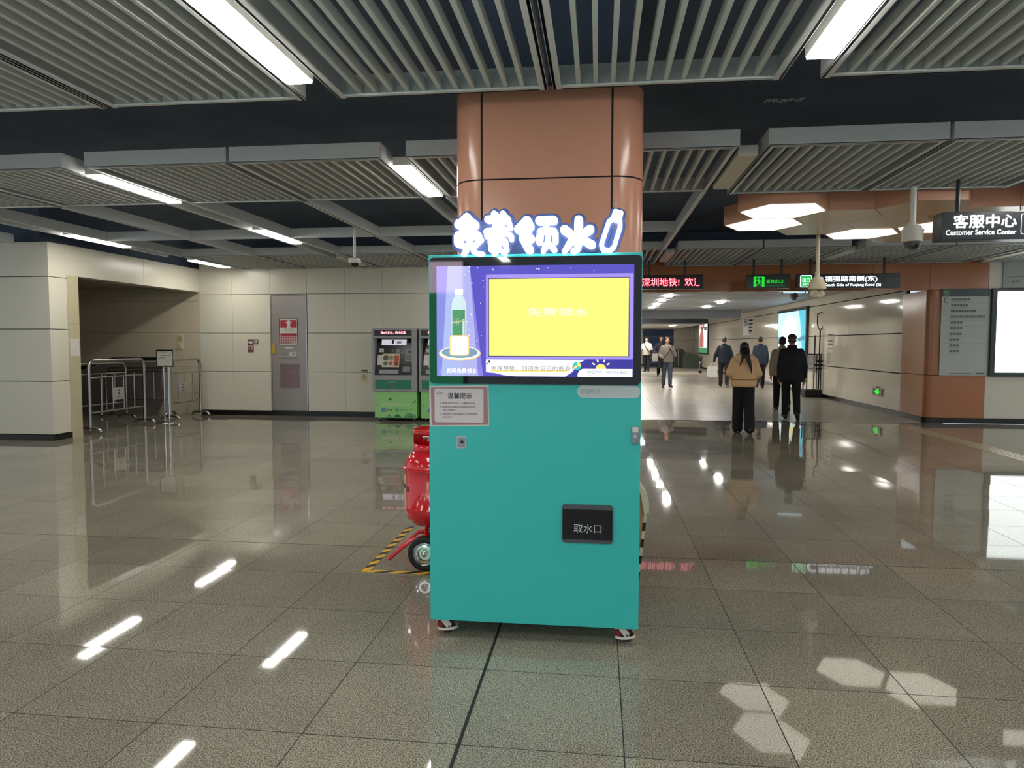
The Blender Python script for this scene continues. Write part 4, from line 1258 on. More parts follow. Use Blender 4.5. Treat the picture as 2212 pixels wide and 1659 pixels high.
t = thing('dome_camera', 'small pale camera cluster under the ceiling deep in the passage', 'security camera', (5.75, 40.0, 2.30))
B().cyl((0, 0, 0.1), (0, 0, 0.48), 0.02, M_WHITE, 10).out('pole', t)
B().box((0, 0, 0.08), (0.34, 0.12, 0.06), M_WHITE, 0.02).out('housing', t)
B().ball((-0.1, 0, 0), 0.07, M_WHITE, 14, 8).ball((0.08, 0, -0.01), 0.08, M_WHITE, 14, 8).out('dome', t)

# ------------------------------------------------------------------ hanging lit signs
G_WT = glow('lit_white_lettering', '#f4fbff', 1.5)
G_GR = glow('lit_green_plate', '#18c455', 1.0)
G_GR2 = glow('lit_green_pictogram', '#17e83a', 0.95)
G_GRD = glow('dim_green_lettering', '#10902c', 0.5)
M_HGR = mat('dark_green_sign_face', '#0e2c24', rough=0.25)
def hanging(name, label, cat, x0, x1, z0, z1, y, depth, rods, board=M_SIGN, group=None):
    t = thing(name, label, cat, (x0, y, z0), 0, group)
    w_, h_ = x1 - x0, z1 - z0
    B().span((0, 0, 0), (w_, depth, h_), board, 0.006).out('board', t)
    for rx in rods:
        B().cyl((rx - x0, depth / 2, h_ - 0.01), (rx - x0, depth / 2, Z_C + 0.02 - z0), 0.02, M_SIGN, 12).out('hanger', t)
    return t, w_, h_
t, w_, h_ = hanging('hanging_sign', 'dark hanging customer service center sign with white lit lettering at right', 'sign', 3.125, 5.0, 2.437, 2.690, 6.99, 0.19, (3.30, 4.8))
b = B(); b.step = 0.0008
b.text('客服中心', 0.10, 0.107, G_WT, h=0.118, w=0.535, bold=0.03, y=0)
b.text('Customer Service Center', 0.036, 0.045, G_WT, h=0.047, w=0.60, bold=0.03, y=0)
b.rrect(0.672, 0.04, 0.86, 0.228, 0.02, G_WT, 0)
b.rrect(0.678, 0.046, 0.854, 0.222, 0.016, M_SIGN, 0)
b.ell(0.766, 0.165, 0.028, 0.028, G_WT, 0); b.rrect(0.722, 0.06, 0.81, 0.125, 0.02, G_WT, 0)
b.poly([(0.70, 0.05), (0.83, 0.05), (0.83, 0.062), (0.70, 0.062)], G_WT, 0)
b.out('lettering', t)

t, w_, h_ = hanging('hanging_sign', 'green lit emergency exit sign hanging over the passage entrance', 'exit sign', 2.634, 3.393, 2.475, 2.722, 13.2, 0.10, (2.765, 3.25), M_HGR)
b = B(); b.step = 0.0008
b.rect(0.122, 0.03, 0.312, 0.212, G_GR2, 0)
b.rect(0.168, 0.030, 0.266, 0.200, M_HGR, 0)
man = B
b.ell(0.213, 0.188, 0.012, 0.012, G_GR2, 0, 12)
b.poly([(0.195, 0.172), (0.225, 0.165), (0.243, 0.135), (0.258, 0.115), (0.252, 0.108), (0.235, 0.122), (0.225, 0.140), (0.222, 0.11), (0.240, 0.085), (0.242, 0.045), (0.228, 0.045), (0.226, 0.078), (0.210, 0.095), (0.205, 0.075), (0.178, 0.045), (0.168, 0.055), (0.192, 0.085), (0.200, 0.125), (0.190, 0.150), (0.178, 0.135), (0.172, 0.14), (0.182, 0.165)], G_GR2, 0)
b.poly([(0.266, 0.030), (0.312, 0.030), (0.312, 0.212), (0.266, 0.200)], G_GR2, 0)
b.text('紧急出口', 0.345, 0.092, G_GR2, h=0.070, w=0.285, bold=0.01, y=0)
b.text('Emergency Exit', 0.345, 0.038, G_GRD, h=0.038, w=0.33, bold=0.01, y=0)
b.out('pictogram_and_lettering', t)

t, w_, h_ = hanging('hanging_sign', 'dark street exit sign with green square and white lit lettering, behind the egg shaped camera', 'exit sign', 3.507, 5.254, 2.466, 2.727, 13.2, 0.10, (3.745, 4.995))
b = B(); b.step = 0.0008
b.rrect(0.052, 0.024, 0.256, 0.240, 0.025, G_WT, 0)
b.rrect(0.064, 0.036, 0.244, 0.228, 0.018, G_GR, 0)
b.text('出口', 0.154, 0.115, G_WT, h=0.075, w=0.125, align='C', bold=0.01, y=0)
b.text('EXIT', 0.154, 0.058, G_WT, h=0.042, w=0.11, align='C', bold=0.02, y=0)
b.text('C', 0.285, 0.035, G_WT, h=0.18, bold=0.03, y=0)
b.text('福强路南侧(东)', 0.475, 0.105, G_WT, h=0.115, w=0.88, bold=0.03, y=0)
b.text('South Side of Fuqiang Road (E)', 0.475, 0.040, G_WT, h=0.050, w=0.945, bold=0.03, y=0)
b.out('lettering', t)

t, w_, h_ = hanging('message_display', 'red scrolling message display hanging over the passage beside the dispenser', 'message display', 0.2, 1.87, 2.475, 2.735, 13.2, 0.12, (0.90, 1.547), mat('led_display_board', '#1d1218', rough=0.3))
b = B(); b.step = 0.0008
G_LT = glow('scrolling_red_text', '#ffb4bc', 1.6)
G_LH = glow('painted_red_halo', '#e0123e', 1.3)  # glow around the letters, painted as a wider red copy behind them
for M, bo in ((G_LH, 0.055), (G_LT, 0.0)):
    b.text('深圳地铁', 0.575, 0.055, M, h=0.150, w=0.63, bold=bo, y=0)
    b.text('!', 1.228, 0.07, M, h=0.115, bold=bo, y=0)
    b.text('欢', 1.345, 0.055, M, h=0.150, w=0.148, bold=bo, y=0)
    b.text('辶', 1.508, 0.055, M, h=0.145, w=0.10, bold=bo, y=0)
b.out('lettering', t)
t, w_, h_ = hanging('lit_panel', 'pale blue lit strip panel under the passage ceiling behind the exit signs', 'lit panel', 4.44, 5.07, 2.70, 2.775, 18.0, 0.05, ())
b = B(); b.rect(0.02, 0.012, w_ - 0.02, h_ - 0.012, glow('pale_blue_strip', '#cfe9f4', 1.0), 0); b.out('lit_face', t)

# ------------------------------------------------------------------ right end wall: map board, white screen, rule sign
b = B(); b.step = 0.0006
W_, H_ = 0.825, 1.605
b.span((0, -0.02, 0), (W_, 0, H_), mat('pale_board_face', '#b9beb6', rough=0.3), 0.003)
b.layer = 1
b.rect(0, H_ - 0.145, W_, H_, mat('slate_board_header', '#3f4f50', rough=0.3), -0.02)
b.rrect(0.02, H_ - 0.135, 0.15, H_ - 0.012, 0.01, mat('board_green', '#33684f', rough=0.3), -0.02)
b.text('出口', 0.085, H_ - 0.085, M_PAPER, h=0.045, w=0.09, align='C', y=-0.02)
b.text('EXIT', 0.085, H_ - 0.122, M_PAPER, h=0.024, w=0.07, align='C', y=-0.02)
b.text('C', 0.035, H_ - 0.255, M_INK, h=0.095, y=-0.02)
for i, wd in enumerate((0.33, 0.30, 0.45, 0.60, 0.22, 0.22, 0.21, 0.17, 0.17, 0.17)):
    z = H_ - 0.215 - i * 0.106
    n = max(3, int(wd / 0.045))
    for k in range(n):
        u = 0.165 + k * wd / n
        b.rrect(u, z, u + wd / n * 0.78, z + 0.034, 0.006, M_GREYINK, -0.02, 2); b.layer -= 1
    b.layer += 1
    b.rect(0.165, z - 0.025, 0.165 + wd, z - 0.016, mat('pale_grey_ink', '#8d918c'), -0.02); b.layer -= 1
    b.rect(0.02, z - 0.052, W_ - 0.02, z - 0.049, mat('pale_grey_ink', '#8d918c'), -0.02); b.layer -= 1
b.layer += 2
b.rect(0.17, 0.035, 0.55, 0.045, M_GREYINK, -0.02); b.rect(0.63, 0.03, 0.77, 0.052, M_GREYINK, -0.02)
tag(b.out('exit_directory_board', None, (6.31, 14.036, 0.899)), 'pale exit directory board headed C on the orange wall at right', 'board')
t = thing('advertising_screen', 'large white lit advertising screen in a black frame at the right edge', 'advertising screen', (7.165, 14.036, 0.885))
b = B(); W_, H_ = 2.0, 1.62
b.span((0, -0.06, 0), (W_, 0, H_), mat('screen_frame_slate', '#333d3e', rough=0.25), 0.01)
b.span((0.03, -0.062, H_ - 0.035), (0.08, -0.05, H_ - 0.02), M_GREYINK)
b.out('frame', t)
b = B(); b.rrect(0.085, 0.075, W_ - 0.085, H_ - 0.06, 0.012, glow('white_screen_light', '#f2fbf8', 2.6), -0.0605); b.out('lit_face', t)
b = B(); b.step = 0.0006
b.span((0, -0.012, 0), (2.2, 0, 0.5), mat('pale_rule_board', '#a5aca3', rough=0.35), 0.002)
b.layer = 1
b.rect(0.06, 0.20, 2.1, 0.208, M_GREYINK, -0.012)
b.text('儿童票、行李', 0.065, 0.085, M_GREYINK, h=0.065, w=0.44, y=-0.012)
tag(b.out('rule_board', None, (7.36, 14.036, 2.51)), 'pale fare rule board above the white advertising screen at right', 'board')

# tactile paving
tp_ = B()
M_TAC = mat('tan_tactile_paving', '#a69879', rough=0.35, noise=0.08, nscale=8)
tp_.span((5.33, 4.0, 0.0), (5.63, 13.45, 0.003), M_TAC)
for i in range(4):
    x = 5.355 + i * 0.075
    tp_.span((x, 4.02, 0.003), (x + 0.028, 13.42, 0.007), mat('worn_tactile_ridge', '#b6a680', rough=0.3), 0.001)
tag(tp_.out('tactile_paving_strip'), 'tan ribbed tactile paving strip along the floor at right', 'tactile paving')

# ------------------------------------------------------------------ things in the passage (right wall faces -X)
RW = -PI / 2
XW = 6.15
t = thing('advertising_light_box', 'tall cyan lit advertising box on the right passage wall behind the man in the cap', 'light box', (XW, 25.1, 0.90), RW)
W_, H_ = 3.35, 1.70
B().span((0, -0.08, 0), (W_, 0, H_), mat('light_box_frame', '#30383c', rough=0.3), 0.01).out('frame', t)
A = lambda n, c, e=1.0: glow('poster_' + n, c, e)
b = B(); b.step = 0.001; y = -0.081
b.rect(0.09, 0.05, W_ - 0.09, H_ - 0.10, A('ice_blue', '#c8f2fb', 1.15), y)
b.poly([(0.5, 0.3), (1.6, 0.15), (2.4, 0.5), (2.3, 1.3), (1.5, 1.55), (0.7, 1.2)], A('near_white', '#effcfd', 1.25), y)
b.poly([(2.55, 1.6), (W_ - 0.09, 1.6), (W_ - 0.09, 0.1), (3.05, 0.1), (2.85, 0.8), (2.75, 1.2)], A('cyan', '#4fd0ec', 0.95), y)
b.poly([(2.35, 0.72), (2.7, 0.78), (3.2, 0.85), (3.26, 0.72), (2.7, 0.66)], A('blue', '#2a98bc', 0.8), y)
b.poly([(0.09, 0.85), (0.3, 0.80), (0.42, 0.62), (0.3, 0.55), (0.09, 0.66)], A('teal', '#6fb8cc', 0.9), y)
b.poly([(1.9, 0.45), (2.1, 0.62), (2.5, 0.42), (2.95, 0.30), (2.8, 0.18), (2.2, 0.12), (1.9, 0.2)], A('yellow', '#f0ec9a', 1.05), y)
b.poly([(1.95, 0.62), (2.0, 0.95), (2.06, 0.72), (2.2, 0.66), (2.05, 0.55)], A('sand', '#dcdca0', 0.9), y)
b.rect(2.02, 0.9, 2.04, 1.2, A('sand', '#dcdca0', 0.9), y)
b.poly([(2.75, 0.28), (2.9, 0.42), (2.95, 0.30)], A('olive', '#b8a850', 0.8), y)
b.out('lit_poster', t)
t = thing('advertising_light_box', 'narrow red and white lit advertising box deep in the passage', 'light box', (XW, 44.2, 0.92), RW)
W_, H_ = 3.4, 1.75
B().span((0, -0.08, 0), (W_, 0, H_), MATS['light_box_frame'], 0.01).out('frame', t)
b = B(); b.step = 0.001
b.rect(0.05, 0.05, W_ - 0.05, H_ - 0.05, A('white', '#fff4f2', 1.3), y)
b.poly([(0.2, 0.35), (2.0, 0.35), (2.0, 0.9), (1.7, 1.35), (0.9, 1.4), (0.3, 1.0)], A('rose', '#d08078', 0.8), y)
b.rect(0.05, 1.45, 2.1, H_ - 0.05, A('pink', '#e8b8b8', 1.0), y)
b.rect(0.05, 0.05, W_ - 0.05, 0.33, A('green', '#58a872', 0.7), y)
b.out('lit_poster', t)
def wplate(name, label, cat, ya, yb, z0, z1, draw, base, th=0.012):
    return plate(name, label, cat, 0, 0, ya - yb, z1 - z0, 0, draw, base, th, loc=(XW, ya, z0), rz=RW)
def d_bars(*rows):
    def f(b, w_, h_, y):
        for z0, z1, a, c, M in rows:
            b.rect(a * w_, z0 * h_, c * w_, z1 * h_, M, y); b.layer -= 1
        b.layer += 1
    return f
wplate('wall_notice', 'white notice with dark header on the passage wall right of the rack', 'notice', 20.0, 19.5, 1.28, 1.76,
       d_bars((0.86, 0.98, 0.05, 0.95, M_GREYINK), (0.55, 0.65, 0.1, 0.85, M_GREYINK), (0.36, 0.46, 0.1, 0.85, M_GREYINK), (0.12, 0.17, 0.02, 0.95, M_INK)), M_PAPER, 0.006)
wplate('wall_plate', 'narrow grey plate below the white notice on the passage wall', 'plate', 20.05, 19.75, 0.93, 1.25, d_bars((0.05, 0.95, 0.1, 0.9, mat('soft_grey_plate', '#a39f98', rough=0.4))), M_WALL, 0.006)
wplate('wall_poster', 'white wall poster with grey text columns beyond the cyan light box', 'poster', 31.3, 29.3, 1.85, 2.56,
       d_bars((0.05, 0.95, 0.55, 0.95, mat('poster_grey_blue', '#8f9aa0')), (0.5, 0.95, 0.08, 0.45, MATS['poster_grey_blue']), (0.6, 0.64, 0.1, 0.4, M_PAPER), (0.75, 0.79, 0.1, 0.4, M_PAPER), (0.2, 0.26, 0.6, 0.9, M_PAPER), (0.4, 0.46, 0.6, 0.9, M_PAPER), (0.6, 0.66, 0.6, 0.9, M_PAPER), (0.8, 0.86, 0.6, 0.9, M_PAPER)), M_PAPER, 0.006)
t = thing('exit_light', 'small green lit exit arrow light low on the right passage wall', 'exit light', (XW, 16.70, 0.335), RW)
B().span((0, -0.03, 0), (0.52, 0, 0.18), mat('aluminium_case', '#9a9a92', rough=0.3, metal=0.6), 0.008).box((0.26, -0.02, 0.195), (0.08, 0.03, 0.03), M_GREYINK, 0.004).out('case', t)
b = B(); b.step = 0.001
b.rect(0.05, 0.03, 0.47, 0.15, mat('exit_light_face', '#0d3a22', rough=0.3), -0.031)
b.poly([(0.10, 0.09), (0.22, 0.14), (0.22, 0.11), (0.42, 0.11), (0.42, 0.07), (0.22, 0.07), (0.22, 0.04)], G_GR2, -0.031)
b.rect(0.24, 0.035, 0.38, 0.15, G_GR2, -0.031)
b.out('lit_face', t)
# riot equipment rack by the wall
M_RK = mat('black_powder_coat', '#1c1a17', rough=0.5, noise=0.1)
t = thing('equipment_rack', 'black metal equipment rack with a low bin against the right passage wall', 'rack', (5.95, 20.6, 0))
b = B()
for x in (-0.2, 0.16):
    for yy in (-0.18, 0.18):
        b.cyl((x, yy, 0.0), (x, yy, 1.2), 0.016, M_RK, 8)
for z in (1.17, 0.78):
    for yy in (-0.18, 0.18): b.span((-0.22, yy - 0.015, z), (0.18, yy + 0.015, z + 0.035), M_RK)
    for x in (-0.2, 0.16): b.span((x - 0.015, -0.18, z), (x + 0.015, 0.18, z + 0.035), M_RK)
b.box((0.12, -0.2, 1.0), (0.20, 0.06, 0.05), M_RK, 0.005); b.box((0.10, -0.2, 0.9), (0.24, 0.06, 0.05), M_RK, 0.005)
b.out('frame', t)
B().box((-0.02, 0, 0.11), (0.46, 0.44, 0.2), M_RK, 0.015).out('bin', t)
B().tube(arc((-0.02, -0.19, 0.98), 0.17, 170, 60, 8), 0.012, M_RK, 8).out('hoop', t)
def fork(label, x, y, top, length, u):
    t = thing('restraint_fork', label, 'restraint pole', (x, y, 0.22), 0, 'restraint poles in the black rack')
    B().cyl((0, 0, 0), (0.012, 0, length), 0.019, M_RK, 10).out('pole', t)
    if u:
        z = length
        B().tube([(-0.065, 0, z + 0.47), (-0.068, 0, z + 0.2), (-0.045, 0, z + 0.08), (0.012, 0, z), (0.07, 0, z + 0.09), (0.085, 0, z + 0.2), (0.085, 0, z + 0.5)], 0.017, M_RK, 10).tube([(-0.065, 0, z + 0.47), (-0.02, 0, z + 0.465), (0.0, 0, z + 0.49), (0.085, 0, z + 0.5)], 0.014, M_RK, 8).out('fork_head', t)
    return t
fork('long black restraint pole with a U shaped fork head in the rack', 6.085, 20.5, 2.3, 1.63, True)
fork('short plain black restraint pole in the rack beside the forked one', 5.955, 20.5, 1.7, 1.5, False)
t = thing('riot_shield', 'clear curved riot shield hanging in the black rack', 'shield', (5.86, 20.42, 0.72))
b = B()
b.rings([[Vector((0.13 * math.sin(a) , -0.06 * math.cos(a) + d, z)) for a in [(-1.2 + 2.4 * i / 8) for i in range(9)]] + [Vector((0.13 * math.sin(a), -0.06 * math.cos(a) + d + 0.006, z)) for a in [(1.2 - 2.4 * i / 8) for i in range(9)]] for z, d in ((0, 0), (0.44, 0.0))], mat('clear_polycarbonate', '#c6ccca', rough=0.1, alpha=0.45, noise=0))
b.out('panel', t, recalc=True)
B().tube([(-0.05, 0.0, 0.3), (-0.05, 0.05, 0.28), (-0.05, 0.05, 0.2), (-0.05, 0.0, 0.18)], 0.01, M_RK, 8).out('grip', t)
t = thing('umbrella_crook', 'two pale crook handled poles standing in the black rack bin', 'crook', (5.98, 20.42, 0.21))
for dx, r_ in ((-0.05, 0.05), (0.04, 0.045)):
    B().tube([(dx, 0, 0), (dx - 0.01, 0, 0.42)] + arc((dx + r_ - 0.01, 0, 0.44), r_, 180, -20, 8), 0.011, mat('pale_grey_metal', '#8e9290', rough=0.4), 8).out('crook_pole', t)

# far end of the passage
M_GRN = mat('dark_green_cabinet', '#3d4d42', rough=0.55, noise=0.12)
t = thing('waste_container', 'tall dark green rounded container against the blue shutter end wall', 'container', (5.05, 46.6, 0))
b = B()
b.prism_y([(-0.42, 0.05), (0.42, 0.05), (0.42, 1.0), (0.33, 1.1), (0.1, 1.18), (-0.15, 1.18), (-0.35, 1.08), (-0.42, 1.0)], -0.4, 0.4, M_GRN)
b.out('body', t, recalc=True)
B().span((0.30, -0.44, 0.05), (0.55, -0.36, 0.85), mat('grey_green_flap', '#5b6a60', rough=0.5), 0.01).out('flap', t)
t = thing('storage_box', 'squat dark green storage box beside the right passage wall end', 'box', (5.55, 43.6, 0))
b = B(); b.prism_y([(-0.44, 0.0), (0.44, 0.0), (0.44, 0.70), (0.36, 0.80), (-0.1, 0.77), (-0.38, 0.80), (-0.46, 0.66)], -0.35, 0.35, M_GRN); b.out('body', t, recalc=True)
B().span((-0.46, -0.37, 0.66), (0.45, 0.37, 0.70), mat('green_lid_edge', '#4d5f52', rough=0.5), 0.01).out('lid_edge', t)
barrier('steel crowd barrier across the passage in front of the blue shutter', (2.95, 45.0, 0), (4.95, 45.0, 0), 1.15, 0.03, (0.12, 0.25, 0.38, 0.5, 0.62, 0.75, 0.88), 0.7, 'steel crowd barriers around the alcove')
t = thing('platform_trolley', 'low grey platform trolley beyond the man carrying a white bag', 'trolley', (5.35, 36.5, 0))
B().box((0.05, 0, 0.16), (0.75, 0.5, 0.06), mat('trolley_grey', '#6a6a66', rough=0.4), 0.01).out('deck', t)
B().tube([(-0.30, -0.2, 0.16), (-0.30, -0.2, 0.55), (0.38, -0.2, 0.55), (0.38, -0.2, 0.16)], 0.015, M_TUBE, 8).out('rail', t)
for x in (-0.25, 0.3):
    for yy in (-0.18, 0.18):
        B().cyl((x, yy - 0.02, 0.065), (x, yy + 0.02, 0.065), 0.065, M_RUBBER, 16).out('wheel', t)

# advertising box on the wall behind the viewpoint, seen mirrored in the dispenser screen
t = thing('advertising_light_box', 'green lit advertising box with a pale header, mirrored in the dispenser screen', 'light box', (-1.66, -1.8, 0.45), PI)
W_, H_ = 1.3, 2.05
B().span((0, 0, -0.45), (W_, 0.3, H_), mat('light_box_frame', '#30383c'), 0.01).out('frame', t)
b = B(); b.step = 0.001; y = 0.0
b.rect(0.01, 0.04, W_ - 0.01, H_ - 0.01, A('deep_green', '#3f9a6c', 6.5), y)
b.rect(0.01, 1.66, W_ - 0.01, H_ - 0.01, A('header_pink', '#f3dcec', 8.0), y)
b.ell(0.62, 1.86, 0.13, 0.13, A('teal_disc', '#148c7c', 6.0), y)
b.ell(0.80, 0.62, 0.30, 0.30, A('lilac_disc', '#e9dcf4', 7.5), y)
b.text('深圳', 0.25, 0.08, A('poster_white', '#ffffff', 9.0), h=0.26, w=0.75, bold=0.02, y=y)
b.out('lit_poster', t)

# ------------------------------------------------------------------ people
def cap_into(bm, p0, p1, r0, r1, n=12):
    """closed tapered capsule"""
    p0, p1 = Vector(p0), Vector(p1)
    d = p1 - p0
    L_ = d.length
    if L_ < 1e-6: d = Vector((0, 0, 1)); L_ = 1e-6
    d.normalize()
    ref = Vector((1, 0, 0)) if abs(d.x) < 0.8 else Vector((0, 1, 0))
    a = (ref - d * ref.dot(d)).normalized(); q = d.cross(a)
    rings = []
    for k in range(5):
        t = PI / 2 * (k + 0.15) / 4.15
        rings.append((p0 - d * r0 * math.cos(t), r0 * math.sin(t)))
    for k in range(4, -1, -1):
        t = PI / 2 * (k + 0.15) / 4.15
        rings.append((p1 + d * r1 * math.cos(t), r1 * math.sin(t)))
    vv = [[bm.verts.new(c + r * (math.cos(2 * PI * i / n) * a + math.sin(2 * PI * i / n) * q)) for i in range(n)] for c, r in rings]
    for x, y in zip(vv[:-1], vv[1:]):
        for i in range(n):
            bm.faces.new((x[i], x[(i + 1) % n], y[(i + 1) % n], y[i]))
    bm.faces.new(list(reversed(vv[0]))); bm.faces.new(vv[-1])

def ell_into(bm, c, r, rot=None):
    t = bmesh.new()
    bmesh.ops.create_uvsphere(t, u_segments=20, v_segments=14, radius=1)
    mx = Matrix.Translation(c) @ ((rot or Matrix.Identity(3)).to_4x4()) @ Matrix.Diagonal((*r, 1))
    bmesh.ops.transform(t, matrix=mx, verts=t.verts)
    mp = {v: bm.verts.new(v.co) for v in t.verts}
    for f in t.faces: bm.faces.new([mp[v] for v in f.verts])
    t.free()

def loft_into(bm, secs, n=28):
    """sections: (x, y, z, rx, ry), horizontal ellipses"""
    vv = []
    for x, y, z, rx, ry in secs:
        vv.append([bm.verts.new((x + rx * math.cos(2 * PI * i / n), y + ry * math.sin(2 * PI * i / n), z)) for i in range(n)])
    for a, b in zip(vv[:-1], vv[1:]):
        for i in range(n):
            bm.faces.new((a[i], a[(i + 1) % n], b[(i + 1) % n], b[i]))
    bm.faces.new(list(reversed(vv[0]))); bm.faces.new(vv[-1])

def blob(name, parent, M, pieces, voxel=0.011, smooth=4, k=1.0):
    bm = bmesh.new()
    for p in pieces:
        if p[0] == 'c': cap_into(bm, *p[1:])
        elif p[0] == 'e': ell_into(bm, *p[1:])
        else: loft_into(bm, *p[1:])
    bmesh.ops.recalc_face_normals(bm, faces=bm.faces)
    bmesh.ops.scale(bm, vec=(k, k, k), verts=bm.verts)
    me = bpy.data.meshes.new(name)
    bm.to_mesh(me); bm.free()
    o = bpy.data.objects.new(name, me)
    COL.objects.link(o)
    md = o.modifiers.new('remesh', 'REMESH'); md.mode = 'VOXEL'; md.voxel_size = voxel
    if smooth:
        ms = o.modifiers.new('smooth', 'SMOOTH'); ms.iterations = smooth; ms.factor = 0.5
    dg = bpy.context.evaluated_depsgraph_get()
    m2 = bpy.data.meshes.new_from_object(o.evaluated_get(dg))
    o.modifiers.clear()
    o.data = m2
    bpy.data.meshes.remove(me)
    m2.name = name
    m2.materials.clear(); m2.materials.append(M)
    for p in m2.polygons: p.use_smooth = True
    o.parent = parent
    return o

def rotx(v, a):
    c, s_ = math.cos(a), math.sin(a)
    return Vector((v[0], v[1] * c - v[2] * s_, v[1] * s_ + v[2] * c))

SKIN = mat('skin', '#a9795c', rough=0.5, noise=0.06, nscale=12)
HAIRB = mat('black_hair', '#17110e', rough=0.45, noise=0.3, nscale=60)
HAIRG = mat('greying_hair', '#3a352f', rough=0.5, noise=0.4, nscale=80)

def person(label, loc, H, heading, legs, arms, top, bottom, shoes, hair=HAIRB, style='short', jw=1.0, hem=0.84, puffy=0.0, wide=0.0, cap=None, collar=True, head_turn=(0, 0), lean=0.0, sway=0.0):
    """legs: per side (hip swing, knee bend) in degrees, forward positive; arms: per side (elbow offset, wrist offset) from the shoulder.
    The figure faces +Y before it is turned."""
    k = H / 1.70
    t = thing('person', label, 'person', loc, heading)
    hip = 0.90
    J = []
    for s_, (sw, kb) in zip((-1, 1), legs):
        h = Vector((s_ * 0.092, 0, 0))
        kn = h + Vector((s_ * 0.004, 0.425 * math.sin(math.radians(sw)), -0.425 * math.cos(math.radians(sw))))
        a2 = math.radians(sw - kb)
        an = kn + Vector((0, 0.40 * math.sin(a2), -0.40 * math.cos(a2)))
        pitch = math.radians(min(0, (sw - kb)) * 1.1 + (6 if sw > 8 else 0))
        toe = an + rotx(Vector((s_ * 0.03, 0.16, -0.045)), pitch if sw < 0 else math.radians(6 if sw > 8 else 0))
        heel = an + rotx(Vector((0, -0.055, -0.045)), pitch if sw < 0 else math.radians(6 if sw > 8 else 0))
        J.append([h, kn, an, toe, heel])
    low = min(min(j[3].z, j[4].z) for j in J) - 0.030
    up_ = Vector((sway, 0, -low))
    for j in J:
        for i in range(5): j[i] = j[i] + up_
    hz = -low
    ds = hz - 0.90
    def tz(z): return z + ds
    ly = lean
    # body
    P = []
    hx, hy = sway * 1.0, ly
    hc = Vector((hx, hy + 0.015, tz(1.585)))
    R = Matrix.Rotation(math.radians(head_turn[0]), 3, 'Z') @ Matrix.Rotation(math.radians(head_turn[1]), 3, 'X')
    def HP(v): return hc + R @ Vector(v)
    P += [('e', HP((0, -0.012, 0.028)), (0.073, 0.090, 0.088), R), ('e', HP((0, 0.012, -0.035)), (0.060, 0.070, 0.078), R), ('e', HP((0, 0.045, -0.082)), (0.034, 0.030, 0.028), R),
          ('c', HP((0, 0.080, 0.012)), HP((0, 0.098, -0.022)), 0.010, 0.014), ('e', HP((0, 0.076, -0.055)), (0.022, 0.012, 0.008), R),
          ('e', HP((0.074, -0.008, -0.012)), (0.010, 0.018, 0.030), R), ('e', HP((-0.074, -0.008, -0.012)), (0.010, 0.018, 0.030), R),
          ('c', (hx, hy - 0.01, tz(1.40)), HP((0, -0.022, -0.06)), 0.060, 0.052)]
    P += [('l', [(sway, 0, tz(0.84), 0.12, 0.09), (sway, 0, tz(0.92), 0.155, 0.105), (sway, ly * 0.3, tz(1.05), 0.135, 0.095), (sway, ly * 0.6, tz(1.22), 0.155, 0.11), (sway, ly * 0.9, tz(1.36), 0.165, 0.095), (sway, ly, tz(1.43), 0.09, 0.07)])]
    for j in J:
        P += [('c', j[0], j[1], 0.080, 0.052), ('c', j[1], j[2], 0.052, 0.036), ('c', j[4], j[3], 0.030, 0.028), ('c', j[2], j[4], 0.036, 0.030)]
    A = []
    for s_, (e, wv) in zip((-1, 1), arms):
        sh = Vector((sway + s_ * 0.155, ly * 0.9, tz(1.355)))
        el = sh + Vector(e); wr = sh + Vector(wv)
        A.append((sh, el, wr))
        P += [('c', sh, el, 0.048, 0.038), ('c', el, wr, 0.038, 0.026)]
        d = (wr - el).normalized()
        sd = Vector((0, 1, 0)) - d * d.y
        if sd.length < 0.2: sd = Vector((-s_, 0, 0)) - d * d.dot(Vector((-s_, 0, 0)))
        sd.normalize()
        inn = d.cross(sd) * (1 if d.cross(sd).x * -s_ > 0 else -1)
        pm = wr + d * 0.050
        P += [('c', wr, wr + d * 0.085, 0.024, 0.026), ('c', wr + d * 0.03 + sd * 0.018, wr + d * 0.085 + sd * 0.028, 0.016, 0.014), ('c', wr + d * 0.03 - sd * 0.016, wr + d * 0.082 - sd * 0.026, 0.016, 0.013)]
        for fi, (off, ln) in enumerate(((0.030, 0.066), (0.010, 0.076), (-0.010, 0.070), (-0.029, 0.054))):
            r0 = wr + d * 0.088 + sd * off
            m1 = r0 + d * ln * 0.5 + inn * 0.010
            m2 = m1 + d * ln * 0.42 + inn * 0.024
            P += [('c', r0, m1, 0.0088, 0.0082), ('c', m1, m2, 0.0082, 0.007)]
        th0 = wr + d * 0.035 + sd * 0.026
        th1 = th0 + d * 0.035 + sd * 0.022 + inn * 0.012
        P += [('c', th0, th1, 0.012, 0.010), ('c', th1, th1 + d * 0.030 + inn * 0.012, 0.010, 0.008)]
    blob('body', t, SKIN, P, 0.0065, 3, k)
    # eyes and mouth
    b = B()
    for s_ in (-1, 1):
        p = HP((s_ * 0.030, 0.074, 0.012)) * k
        b.ball(p, (0.012 * k, 0.008 * k, 0.008 * k), M_WHITE, 10, 6)
        b.ball(p + (R @ Vector((0, 0.0055, 0))) * k, (0.005 * k, 0.004 * k, 0.006 * k), M_BLACK, 8, 6)
    b.out('eyes', t)
    b = B(); b.ball(HP((0, 0.081, -0.056)) * k, (0.022 * k, 0.007 * k, 0.005 * k), mat('lips', '#8a5147', rough=0.4), 12, 6); b.out('mouth', t)
